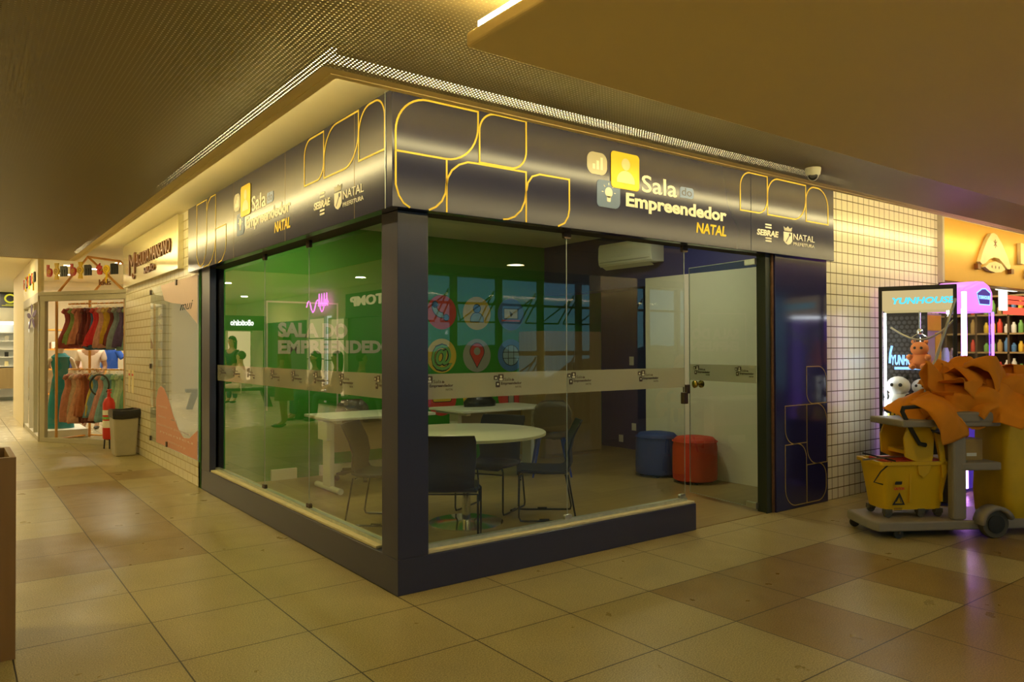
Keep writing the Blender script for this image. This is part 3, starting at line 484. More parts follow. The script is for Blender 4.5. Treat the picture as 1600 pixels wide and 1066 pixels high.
def sled_chair(label, loc, rz):
    # faces local +y
    t = thing('visitor_chair', label, 'chair', (*loc, .006), rz, 'navy chairs round the white table')
    g = MB(); R1 = []
    for (y, z, w) in ((.22, .385, .19), (.18, .405, .215), (0, .395, .22), (-.16, .395, .215), (-.21, .415, .205)): R1.append([(-w, y, z - .012), (w, y, z - .012), (w, y, z + .012), (0, y, z + .004), (-w, y, z + .012)])
    g.loft(R1); g.build('seat', 'chair_navy', t, smooth=True, bevel=.006, world=False)
    g = MB(); R1 = []
    for (y, z, w) in ((-.21, .40, .20), (-.235, .45, .195), (-.225, .56, .205), (-.25, .66, .215), (-.30, .76, .215), (-.32, .80, .205)): R1.append([(-w, y + .02, z), (0, y - .015, z), (w, y + .02, z), (w, y + .034, z), (0, y + .0, z), (-w, y + .034, z)])
    g.loft(R1); g.build('backrest', 'chair_navy', t, smooth=True, bevel=.004, world=False)
    for s in (-1, 1):
        x = .225 * s; g = MB(); g.tube([(x * .9, .17, .39), (x, .20, .36), (x, .205, .04), (x, .19, .012), (x, .15, .010), (x, -.20, .010), (x, -.24, .012), (x, -.25, .04), (x * .98, -.19, .38)], .0075, 8)
        g.tube([(x, .04, .018), (x, -.04, .018)], .012, 6); g.build('sled_leg', 'wire_black', t, smooth=True, world=False)
    g = MB(); g.tube([(-.22, .19, .34), (.22, .19, .34)], .006, 6); g.tube([(-.22, -.17, .375), (.22, -.17, .375)], .006, 6); g.build('cross_bar', 'wire_black', t, world=False); return t
c0 = sled_chair('navy sled-leg chair seen from behind, next to the dark corner column', (.86, .84), -math.atan2(.6, .8))
def put_chair(label, loc, rz): c = copy_tree(c0); c.location = (*loc, .006); c.rotation_euler = (0, 0, rz); c['label'] = label; return c
put_chair('navy sled-leg chair seen from the side, right of the round table', (1.93, 1.07), math.atan2(.80, .60))
put_chair('navy sled-leg chair behind the round table, its back showing above the tabletop', (1.72, 1.55), math.atan2(.88, -.48))
put_chair('navy sled-leg chair left of the round table, behind the long left pane', (.80, 1.72), -math.atan2(.7, -.7))
def desk(label, x0, y0, wd, dp_):
    t = thing('desk', label, 'desk', (x0 + wd / 2, y0 + dp_ / 2, .006), 0, 'white office desks')
    g = MB(); g.prism(rr(0, 0, wd, dp_, .05, .05, .05, .05), (x0, y0, .717), (1, 0, 0), (0, 1, 0), (0, 0, 1), .025); g.build('desktop', 'desk_white', t, bevel=.004)
    for x in (x0 + .08, x0 + wd - .16):
        g = MB(); g.box((x, y0 + .22, .05), (x + .05, y0 + .40, .70)); g.box((x - .005, y0 + .05, .685), (x + .055, y0 + dp_ - .06, .717)); g.build('leg', 'desk_white', t, bevel=.008)
        g = MB(); g.m = Matrix.Translation((x + .025, y0 + .02, .035)); g.tube([(0, 0, 0), (0, .58, 0)], .03, 12); g.m = Matrix(); g.build('foot', 'desk_white', t, smooth=True)
    boxo('modesty_panel', (x0 + .13, y0 + .42, .36), (x0 + wd - .16, y0 + .438, .71), 'desk_panel', t); return t
desk('white desk with metal legs near the long left glass, plastic-wrapped chair behind it', .86, 2.93, 1.17, .72); desk('white desk further right in front of the round wall icons', 2.30, 2.86, 1.25, .74)
sbx = boxo('cable_box', (.87, 3.06, .52), (.93, 3.28, .70), 'desk_white', bpy.data.objects['desk'], .004)
def wrapped(label, loc, rz, star):
    t = thing('office_chair', label, 'chair', (*loc, .006), rz, 'chairs wrapped in clear plastic')
    def shell(name, m, e):
        g = MB()
        g.loft([[((.22 + e) * math.cos(a) * k, (.21 + e) * math.sin(a) * k, z) for a in [2 * math.pi * i / 24 for i in range(24)]] for z, k in ((.42 - e, .8), (.44 - e, 1), (.49 + e, 1), (.50 + e, .8))])
        pr = []
        for i in range(7):
            z = .50 + .34 * i / 6; w = (.16 + e) * (1 + .28 * math.sin(math.pi * (i / 6) ** .8)) * (1 if i < 6 else .72); y = -.20 - .05 * i / 6
            pr.append([(w * math.cos(a), y + (.028 + e) * math.sin(a), z) for a in [2 * math.pi * k / 24 for k in range(24)]])
        g.loft(pr); return g.build(name, m, t, smooth=True, world=False)
    shell('seat_shell', 'chair_brown', 0); o = shell('plastic_cover', 'plastic_wrap', .014)
    tx = bpy.data.textures.get('crinkle') or bpy.data.textures.new('crinkle', 'CLOUDS'); tx.noise_scale = .06; sb = o.modifiers.new('s', 'SUBSURF'); sb.levels = sb.render_levels = 1; d = o.modifiers.new('d', 'DISPLACE'); d.texture = tx; d.strength = .03
    if star:
        g = MB(); g.cyl((0, 0, .08), .025, .36, 12); g.build('gas_lift', 'black', t, world=False)
        for k in range(5):
            a = 2 * math.pi * k / 5; g = MB(); g.tube([(0, 0, .10), (.29 * math.cos(a), .29 * math.sin(a), .065)], .018, 8); b_ = g.build('star_leg', 'black', t, world=False)
            g = MB(); g.m = Matrix.Translation((.29 * math.cos(a), .29 * math.sin(a), .028)) @ Matrix.Rotation(a, 4, 'Z') @ Matrix.Rotation(R(90), 4, 'X'); g.cyl((0, 0, -.02), .028, .04, 14); g.build('caster', 'black', b_, world=False)
    else:
        for sx in (-1, 1):
            for sy in (-1, 1): g = MB(); g.tube([(.13 * sx, .12 * sy, .43), (.21 * sx, .20 * sy, .0)], .014, 8, [.020, .010]); g.build('leg', 'blue_plastic', t, world=False)
wrapped('brown chair in clear plastic behind the first desk, on a black wheeled base', (1.55, 3.72), R(180), True)
wrapped('brown chair in clear plastic with blue legs, in front of the second desk', (3.30, 2.62), R(-35), False)
wrapped('brown chair in clear plastic between the two desks', (2.17, 3.62), R(170), False)
g = MB(); g.lathe((2.85, 3.35, .742), [(.02, 0), (.16, .0), (.17, .05), (.12, .11), (.02, .12)], 16, True, 1.3, .6); base(tag(g.build('office_bag', 'black_bag', smooth=True), 'black bag in shiny plastic lying on the second desk', 'bag'), (2.85, 3.35, .742))
def pouf(label, c, m):
    t = thing('pouf', label, 'pouf', (*c, .006), 0, None); x, y = c
    MB().lathe((x, y, .03), [(.20, 0), (.225, .015), (.23, .08), (.228, .35), (.215, .42), (.19, .445), (.10, .458), (.001, .46)], 40).build('cushion', m, t, smooth=True)
    g = MB(); g.loft([[(x + (.229 + .006 * math.cos(b)) * math.cos(a), y + (.229 + .006 * math.cos(b)) * math.sin(a), .435 + .006 * math.sin(b)) for b in [k * math.pi / 3 for k in range(6)]] for a in [2 * math.pi * i / 40 for i in range(41)]], False); g.build('piping', m, t, smooth=True)
    for k in range(4): a = R(45 + 90 * k); MB().cyl((x + .16 * math.cos(a), y + .16 * math.sin(a), .006), .02, .026, 10).build('foot', 'black', t)
pouf('round red upholstered pouf against the white panel', (4.20, 1.35), 'pouf_red'); pouf('round blue upholstered pouf left of the red one', (4.20, 1.88), 'pouf_blue')
# air conditioner on the beam
t = thing('air_conditioner', 'white split air conditioner high on the navy beam', 'air conditioner', (4.36, 2.4, 2.38))
g = MB(); pr = [(4.47, 2.39), (4.29, 2.385), (4.265, 2.41), (4.255, 2.48), (4.26, 2.62), (4.28, 2.655), (4.47, 2.66)]
g.loft([[(p[0], y, p[1]) for p in pr] for y in (2.0, 2.86)]); g.build('housing', 'ac_white', t, bevel=.006)
g = MB(); g.face([(4.288, 2.04, 2.383), (4.288, 2.82, 2.383), (4.35, 2.82, 2.350), (4.35, 2.04, 2.350)]); g.box((4.30, 2.05, 2.378), (4.36, 2.81, 2.386)); g.build('air_flap', 'ac_white', t)
g = MB(); g.box((4.252, 2.03, 2.432), (4.258, 2.83, 2.436)); g.build('groove', 'ac_grey', t)
t = thing('wardrobe_cabinet', 'light wood cabinet standing below the beam at the back right of the office', 'cabinet', (4.5, 3.85, .006))
boxo('body', (4.02, 3.60, .006), (5.0, 4.14, 1.63), 'cabinet_wood', t, .003); g = MB(); g.box((4.018, 3.585, .05), (4.50, 3.60, 1.61)); g.build('door', 'cabinet_wood', t, bevel=.002); g = MB(); g.box((4.505, 3.585, .05), (4.99, 3.60, 1.61)); g.build('door', 'cabinet_wood', t, bevel=.002)
for y, z, lab in ((3.54, 1.23, 'white light switch on the navy alcove wall'),): tag(boxo('light_switch', (5.52, y - .04, z - .06), (5.53, y + .04, z + .06), 'white', None, .003), lab, 'switch')
for y, z, lab in ((3.50, .32, 'white wall socket below the light switch in the alcove'), (3.75, .14, 'white socket just above the alcove floor')): tag(boxo('wall_socket', (5.52, y - .04, z - .05), (5.53, y + .04, z + .05), 'white', None, .003), lab, 'socket')
t = thing('security_camera', 'small white dome security camera under the perforated ceiling above the fascia', 'camera', (2.74, -.90, 2.645))
MB().lathe((2.74, -.90, 2.645), [(.052, 0), (.052, -.012), (.047, -.045), (.030, -.060)], 28).build('base', 'ac_white', t, smooth=True)
g = MB(); g.ball((2.74, -.90, 2.592), .036, 20); g.build('turret', 'ac_white', t, smooth=True); dv = (Vector((-2.03, -3.8, 1.9)) - Vector((2.74, -.90, 2.592))).normalized()
g = MB(); g.m = Matrix.Translation((2.74, -.90, 2.592)) @ dv.to_track_quat('Z', 'Y').to_matrix().to_4x4(); g.lathe((0, 0, .012), [(.033, 0), (.030, .012), (.022, .022), (.001, .025)], 20); g.m = Matrix(); g.build('lens', 'black', t, smooth=True)
# ================================================================ SALON FRONT
ws = bpy.data.objects['wall_salon']
st = thing('salon_sign', 'brushed pale gold sign panel with slim bronze salon letters over the white tiled wall', 'sign', (-.03, 6.5, 2.29))
boxo('sign_board', (-.06, 4.89, 2.285), (.0, 8.10, 2.88), 'gold_panel', st, .003)
FS = Fr((-.061, 0, 0), (0, -1, 0))
FS.text('M', -7.62, 2.42, .30, 'bronze', 'lettering', st, wd=.42, ext=.015); FS.text('AGUIDA MANSANO', -7.12, 2.50, .17, 'bronze', 'lettering', st, wd=1.92, ext=.015); FS.text('SALÃO', -6.62, 2.37, .075, 'bronze', 'lettering', st, wd=.62, ext=.015, bold=.02)
g = MB(); FS.stroke(g, [(-7.40, 2.43), (-7.34, 2.37), (-7.28, 2.36), (-7.22, 2.39)], .02, 0, .015, False); g.build('flourish', 'bronze', st)
w = struct('window_7', (-.02, 5.3, .27)); g = MB(); g.face([(-.02, 4.22, .27), (-.02, 6.47, .27), (-.02, 6.47, 2.17), (-.02, 4.22, 2.17)]); g.build('glass_pane', 'salon_glass', w, fix=False)
FG = Fr((-.0215, 0, 0), (0, -1, 0))
g = MB(); wave = [(-6.13, .80), (-6.02, .93), (-5.88, .97), (-5.72, .95), (-5.5, .84), (-5.25, .66), (-5.0, .52), (-4.78, .455), (-4.55, .47), (-4.22, .58)]
FG.poly(g, [(-6.13, .28)] + wave + [(-4.22, .28)][0:] , 0, .001); g.build('pink_film', 'pink_film', w)
g = MB(); FG.poly(g, [(-5.9, 2.17), (-5.7, 1.98), (-5.3, 1.93), (-4.9, 1.90), (-4.5, 1.76), (-4.22, 1.66), (-4.22, 2.17)], 0, .001); g.build('pale_film', 'pink_pale', w)
FG.text('mui', -4.95, 1.83, .10, 'ink', 'lettering', w, wd=.55, shear=.4, w=.0015, ext=.001)
for k, (u, z, wd) in enumerate(((-6.0, .72, .45), (-6.0, .60, .40), (-5.35, .60, .22), (-6.05, .50, 1.55), (-5.9, .42, 1.5), (-5.5, .34, .8))): FG.text('manicure pedicure corte'[:6 + 4 * (k % 4)], u, z, .03, 'pink_pale', 'lettering', w, wd=wd, w=.0015, ext=.001)
for (y, z) in ((6.44, 2.12), (5.10, 2.15), (6.44, .30), (5.55, .31), (6.44, 1.2)): g = MB(); FG.poly(g, rr(-y - .025, z - .03, -y + .025, z + .03, .01, .01, .01, .01), -.005, .02); g.build('clamp', 'dark_clamp', w)
for k in range(9):
    t = thing('reflection_dress', ['dark red dress built as a reflection in the salon window', 'faded pink dress built as a reflection in the salon window', 'sea-green dress built as a reflection in the salon window'][k % 3] + ', ' + ['upper row far left', 'upper row left', 'upper row centre', 'upper row right', 'lower row far left', 'lower row left', 'lower row centre', 'lower row right', 'by the far wall'][k], 'dress', (1.05, 5.75 - .30 * (k % 5), .64 + (.68 if k < 4 else 0)), 0, 'dress reflections built behind the salon glass')  # modelled dresses stand in for dresses mirrored in the salon glass
    g = MB(); g.lathe((0, 0, 0), [(.14, 0), (.12, .2), (.07, .42), (.08, .55), (.03, .6)], 12, True, 1, .5); g.build('skirt', ['pouf_red', 'pink_film', 'teal'][k % 3], t, smooth=True, world=False)
hrk = thing('added_dress_rail', 'added two-tier rail carrying the reflection dresses in the salon window', 'rail', (1.0, 5.2, 0)); g = MB()  # rail added only to carry the stand-in dresses
for y in (4.45, 5.95): g.tube([(1.05, y, 0), (1.05, y, 2.0)], .015, 6)
g.tube([(1.05, 4.45, 1.95), (1.05, 5.95, 1.95)], .012, 6); g.tube([(1.05, 4.45, 1.27), (1.05, 5.95, 1.27)], .012, 6); g.build('rail_frame', 'steel', hrk)
for y in (4.9,): tag(boxo('mirror_frame', (3.36, y, .4), (3.4, y + .8, 1.9), 'white'), 'tall white framed panel on the far wall inside the salon', 'mirror')
for (y, lab, m) in ((7.95, 'small cream notice stuck on the tiles above the extinguisher', 'sign_cream'), (7.72, 'small cream notice with red line, right of the other notice', 'sign_cream')):
    t = thing('wall_notice', lab, 'notice', (-.002, y, 1.0)); boxo('sheet', (-.004, y - .07, .80), (.0, y + .07, 1.12), m, t); boxo('red_band', (-.006, y - .055, 1.04), (-.004, y + .055, 1.07), 'red', t)
# ================================================================ KIDS CLOTHES SHOP
KA = Vector((.05, 8.33, 0)); KE = Vector((-.564, .826, 0)); KN = Vector((.826, .564, 0))
def K(u, z, off=0.): p = KA + KE * u + KN * off; return (p.x, p.y, z)
def kbox(g, u0, u1, z0, z1, o0, o1): g.loft([[K(u0, z, o0), K(u1, z, o0), K(u1, z, o1), K(u0, z, o1)] for z in (z0, z1)])
w = struct('window_8', K(.85, 0)); g = MB()
kbox(g, 0, 1.72, 0, .07, -.02, .04); kbox(g, 0, 1.72, 2.15, 2.24, -.025, .05); kbox(g, -.02, 1.74, 2.235, 2.29, -.04, .06); kbox(g, 0, .06, .07, 2.15, -.02, .04); kbox(g, 1.62, 1.72, .07, 2.15, -.02, .04)
g.build('window_frame', 'grey_paint', w, bevel=.004)
g = MB(); g.face([K(.06, .07), K(1.62, .07), K(1.62, 2.15), K(.06, 2.15)]); g.face([K(0, 2.29), K(1.72, 2.29), K(1.72, 2.9), K(0, 2.9)]); g.build('glass_pane', 'clear_glass', w, fix=False)
FK = Fr(K(1.72, 0, -.03), -KE)
ks = thing('shop_sign', 'colourful kids shop letters with swirl sweets on the angled shop glass', 'sign', K(.85, 2.45, -.03))
def word(F, u, z, s, par):
    for i, ch in enumerate('bombomtom'):
        uu = u + (i * .135 + (.06 if i > 2 else 0) + (.09 if i > 5 else 0)) * s
        if ch in 'bt':
            F.text(ch, uu, z, .165, 'red', 'lettering', par, wd=.105 * s, bold=.06, ext=.02)
            if ch == 'b': g = MB(); F.poly(g, circ(uu + .058 * s, z + .06, .045 * s, 20, .055), .02, .003); g.build('swirl', 'dot_red', par); g = MB(); F.stroke(g, [(uu + (.058 + .008 * t * math.cos(t * 1.3) * .55) * s, z + .06 + .008 * t * math.sin(t * 1.3) * .6) for t in [k * .5 for k in range(1, 18)]], .007, .0235, .002, False); g.build('swirl', 'yellow', par)
        elif ch == 'o':
            g = MB(); F.poly(g, circ(uu + .055 * s, z + .065, .055 * s, 20, .06), 0, .02)
            if i != 7: F.poly(g, [(uu + .03 * s, z + .12), (uu + .015 * s, z + .19), (uu + .095 * s, z + .19), (uu + .08 * s, z + .12)], 0, .018); F.poly(g, [(uu + .03 * s, z + .01), (uu + .015 * s, z - .06), (uu + .095 * s, z - .06), (uu + .08 * s, z + .01)], 0, .018)
            else: F.poly(g, rr(uu + .045 * s, z - .14, uu + .065 * s, z + .01), 0, .018)
            g.build('sweet', 'yellow', par); g = MB(); F.stroke(g, [(uu + (.055 + .008 * t * math.cos(t * 1.3) * .6) * s, z + .065 + .008 * t * math.sin(t * 1.3) * .65) for t in [k * .5 for k in range(1, 18)]], .007, .0205, .002, False); g.build('swirl', 'bronze', par)
        else: F.text(ch, uu, z, .20, 'black', 'lettering', par, wd=.13 * s, bold=.06, ext=.02)
word(FK, .17, 2.53, 1.02, ks); FK.text('kids', 1.20, 2.36, .09, 'bronze', 'lettering', ks, wd=.22, ext=.015)
# return wall of the kids shop along the corridor
B0 = K(1.72, 0); w = struct('window_9', (-.92, 11.2, 0)); g = MB(); g.box((-.95, 9.78, 0), (-.89, 12.6, .07)); g.box((-.96, 9.78, 2.15), (-.88, 12.6, 2.29)); g.box((-.95, 9.76, 0), (-.89, 9.83, 2.2)); g.box((-.95, 10.6, 0), (-.89, 10.64, 2.2)); g.box((-.95, 11.45, 0), (-.89, 11.49, 2.2)); g.box((-.95, 12.5, 0), (-.89, 12.6, 2.2)); g.build('window_frame', 'grey_paint', w)
g = MB(); g.face([(-.92, 9.8, .07), (-.92, 12.55, .07), (-.92, 12.55, 2.2), (-.92, 9.8, 2.2)]); g.build('glass_pane', 'clear_glass', w, fix=False)
sbox('wall_kids_fascia', (-.96, 9.80, 2.29), (-.88, 12.6, 2.9), 'sign_cream'); FR_ = Fr((-.962, 0, 0), (0, -1, 0))
ks2 = thing('shop_sign', 'same kids shop letters seen nearly edge-on along the corridor side', 'sign', (-.97, 11.2, 2.4)); word(FR_, -12.3, 2.50, 1.6, ks2)
g = MB()
for k in range(5): a = 2 * math.pi * k / 5 + .3; FR_.poly(g, [(-10.9 + .55 * math.cos(a) + .40 * math.cos(t) * math.cos(a) - .12 * math.sin(t) * math.sin(a), 1.95 + .13 * math.sin(a) + .10 * math.cos(t) * math.sin(a) + .045 * math.sin(t) * math.cos(a)) for t in [2 * math.pi * i / 14 for i in range(14)]], -.005, .003)
tag(g.build('flower_decal', 'violet'), 'dark purple flower sticker on the corridor side glass of the kids shop', 'sticker')
sbox('wall_kids_back', (-.9, 15.2, 0), (5.0, 15.3, 2.9), 'shop_cream'); sbox('wall_kids_right', (5.0, 8.3, 0), (5.1, 15.3, 2.9), 'shop_cream'); sbox('wall_kids_left', (-.96, 12.6, 0), (-.88, 15.3, 2.9), 'shop_cream'); sbox('wall_kids_front', (.12, 8.30, 0), (5.0, 8.36, 2.9), 'shop_cream')
for (x, y) in ((.3, 10.6), (.1, 11.9), (1.6, 12.5), (-.2, 13.4)): o = MB().lathe((x, y, 2.895), [(.07, .004), (.07, -.003)], 20).build('downlight', 'spot_white'); base(tag(o, 'round downlight in the kids shop ceiling ' + {.3: 'near the angled window', .1: 'behind the house rack', 1.6: 'deep on the right', -.2: 'near the back'}[x], 'ceiling light'), (x, y, 2.895))
# house-shaped orange rack
hr = thing('clothes_rack', 'orange house-shaped metal clothes rack behind the angled kids shop window', 'rack', K(.95, 0, .45))
for off in (.15, .75):
    g = MB()
    for u in (.22, 1.58): g.tube([K(u, .0, off), K(u, 2.27, off)], .02, 6)
    g.tube([K(.22, 2.27, off), K(.95, 2.82, off), K(1.58, 2.27, off)], .02, 6); g.tube([K(.22, 2.27, off), K(1.58, 2.27, off)], .015, 6); g.tube([K(.22, .03, off), K(1.58, .03, off)], .015, 6); g.build('gable_frame', 'orange_metal', hr)
g = MB(); g.tube([K(.95, 2.82, .15), K(.95, 2.82, .75)], .018, 6)
for u in (.22, 1.58): g.tube([K(u, 2.27, .15), K(u, 2.27, .75)], .015, 6); g.tube([K(u, .03, .15), K(u, .03, .75)], .015, 6)
g.build('cross_beam', 'orange_metal', hr)
for z in (2.13, 1.10):
    g = MB(); g.tube([K(.2, z, .40), K(1.62, z, .40)], .014, 8); g.build('hanging_rail', 'orange_metal', hr)
CU = [('dusty red', (.42, .07, .07)), ('light green', (.36, .50, .16)), ('coral pink', (.70, .26, .18)), ('dark wine', (.16, .01, .015)), ('deep maroon', (.22, .015, .02)), ('denim blue', (.07, .17, .35)), ('bright red', (.70, .02, .04)), ('salmon pink', (.72, .34, .28)), ('golden yellow', (.72, .42, .04)), ('burgundy', (.20, .02, .02)), ('grey blue', (.25, .28, .34)), ('violet', (.14, .08, .22)), ('pale teal', (.28, .42, .38)), ('dark olive', (.12, .12, .08))]
CL = [('salmon pink', (.68, .28, .20)), ('cream pink', (.70, .50, .38)), ('light coral', (.72, .36, .24)), ('terracotta', (.45, .14, .06)), ('maroon', (.22, .03, .02)), ('mustard yellow', (.60, .44, .08)), ('cornflower blue', (.14, .30, .50)), ('rose pink', (.66, .30, .28)), ('steel blue', (.24, .42, .52)), ('mint green', (.34, .54, .34)), ('silver green', (.48, .56, .44)), ('pale mint', (.50, .60, .42)), ('sea green', (.20, .42, .28)), ('deep teal', (.08, .25, .22))]
def dress(label, u, z, L, c, grp, k):
    t = thing('childs_dress', label, 'dress', K(u, z, .40 + random.uniform(-.03, .03)), math.atan2(KE.y, KE.x) + R(90) + random.uniform(-.5, .5), grp)
    nm = 'fabric_%s_%d' % ('u' if z > 1.5 else 'l', k); mat(nm, c, .9, var=.35, scale=22, bump=.8); g = MB(); rings = []; n = 44; L *= random.uniform(.92, 1.10); q = random.uniform(0, 6)
    for (h, w, d, pl) in ((0, .05, .03, 0), (-.02, .09, .04, 0), (-.06, .115, .05, .002), (-.17, .095, .05, .003), (-.22, .10, .055, .005), (-.34, .135, .085, .012), (-L * .75, .17, .12, .020), (-L * .92, .19, .135, .026), (-L, .195, .14, .032)):
        sw = .02 * math.sin(q + h * 6); rings.append([((w + pl * math.sin(8 * a + k + h * 4) + pl * .5 * math.sin(17 * a + q)) * math.cos(a) + sw * (-h / L), (d + pl * math.sin(8 * a + k)) * math.sin(a), h - .03 + (.015 * math.sin(5 * a + q) if h < -L * .9 else 0)) for a in [2 * math.pi * i / n for i in range(n)]])
    g.loft(rings); g.tube([(-.09, 0, -.06), (-.13, 0, -.11)], .03, 8, [.035, .03]); g.tube([(.09, 0, -.06), (.13, 0, -.11)], .03, 8, [.035, .03]); g.build('gown', nm, t, smooth='full', world=False)
    g = MB(); g.tube([(-.12, 0, -.055), (0, 0, .0), (.12, 0, -.055)], .005, 5); g.tube([(0, 0, 0), (0, 0, .035), (.02, 0, .05), (.035, 0, .035)], .004, 5); g.build('hanger', 'white', t, world=False)
for i, (nm, c) in enumerate(CU): dress('%s tulle dress on the upper rail of the house rack, %s' % (nm, 'left end' if i < 4 else 'middle' if i < 9 else 'right end'), 1.55 - i * .098, 2.09, .60, c, 'dresses on the upper rail', i)
for i, (nm, c) in enumerate(CL): dress('%s tulle dress on the lower rail of the house rack, %s' % (nm, 'left end' if i < 5 else 'middle' if i < 9 else 'right end'), 1.55 - i * .098, 1.06, .70, c, 'dresses on the lower rail', i)
# shop fittings
t = thing('polo_shirt', 'bright blue polo shirt on a bust stand behind the rack in the kids shop', 'shirt', (.36, 12.0, 0), R(-35)); MB().lathe((0, 0, 0), [(.14, 0), (.14, .015), (.015, .03), (.015, 1.1)], 16).build('bust_stand', 'steel', t, world=False)
g = MB(); g.m = Matrix.Translation((0, 0, 1.05)); g.loft([[(w * math.cos(a), .09 * math.sin(a) * (w / .2), z) for a in [2 * math.pi * i / 20 for i in range(20)]] for z, w in ((0, .155), (.12, .15), (.28, .16), (.35, .14), (.38, .07), (.41, .06))]); g.tube([(-.14, 0, .33), (-.24, 0, .20)], .05, 10, [.06, .055]); g.tube([(.14, 0, .33), (.24, 0, .20)], .05, 10, [.06, .055]); g.build('shirt_body', 'shirt_blue', t, smooth=True, world=False)
g = MB(); g.m = Matrix.Translation((0, 0, 1.05)); g.tube([(.07, -.02, .41), (0, -.09, .36), (-.07, -.02, .41), (0, .06, .43), (.07, -.02, .41)], .012, 6); g.build('collar', 'shirt_blue', t, world=False)
t = thing('shelf_unit', 'tall orange-framed shelf at the back of the kids shop', 'shelf', (-.1, 14.2, 0)); g = MB()
for x in (-.5, .55): g.box((x, 13.9, 0), (x + .04, 14.4, 2.2))
g.build('upright', 'orange_metal', t)
for z in (.5, 1.0, 1.4, 1.8): boxo('shelf_board', (-.5, 13.9, z), (.59, 14.4, z + .03), 'orange_metal', t)
for k in range(8): x = -.4 + .24 * (k % 4); z = 1.03 + .40 * (k // 4); tag(boxo('folded_clothes', (x, 13.95, z), (x + .18, 14.3, z + .12 + .02 * (k % 3)), ['white', 'pouf_blue', 'pink_pale', 'dot_blue'][k % 4], None, .02), '%s folded clothes on the %s shelf at the back, %s' % (['white', 'navy', 'pale pink', 'mid blue'][k % 4], 'middle' if k < 4 else 'upper', ['leftmost', 'second from left', 'second from right', 'rightmost'][k % 4]), 'clothes', 'folded clothes on the back shelves')
tag(boxo('display_platform', (-.84, 10.0, 0), (-.25, 11.0, .14), 'white', None, .01), 'low white display platform inside the kids shop corner', 'platform')
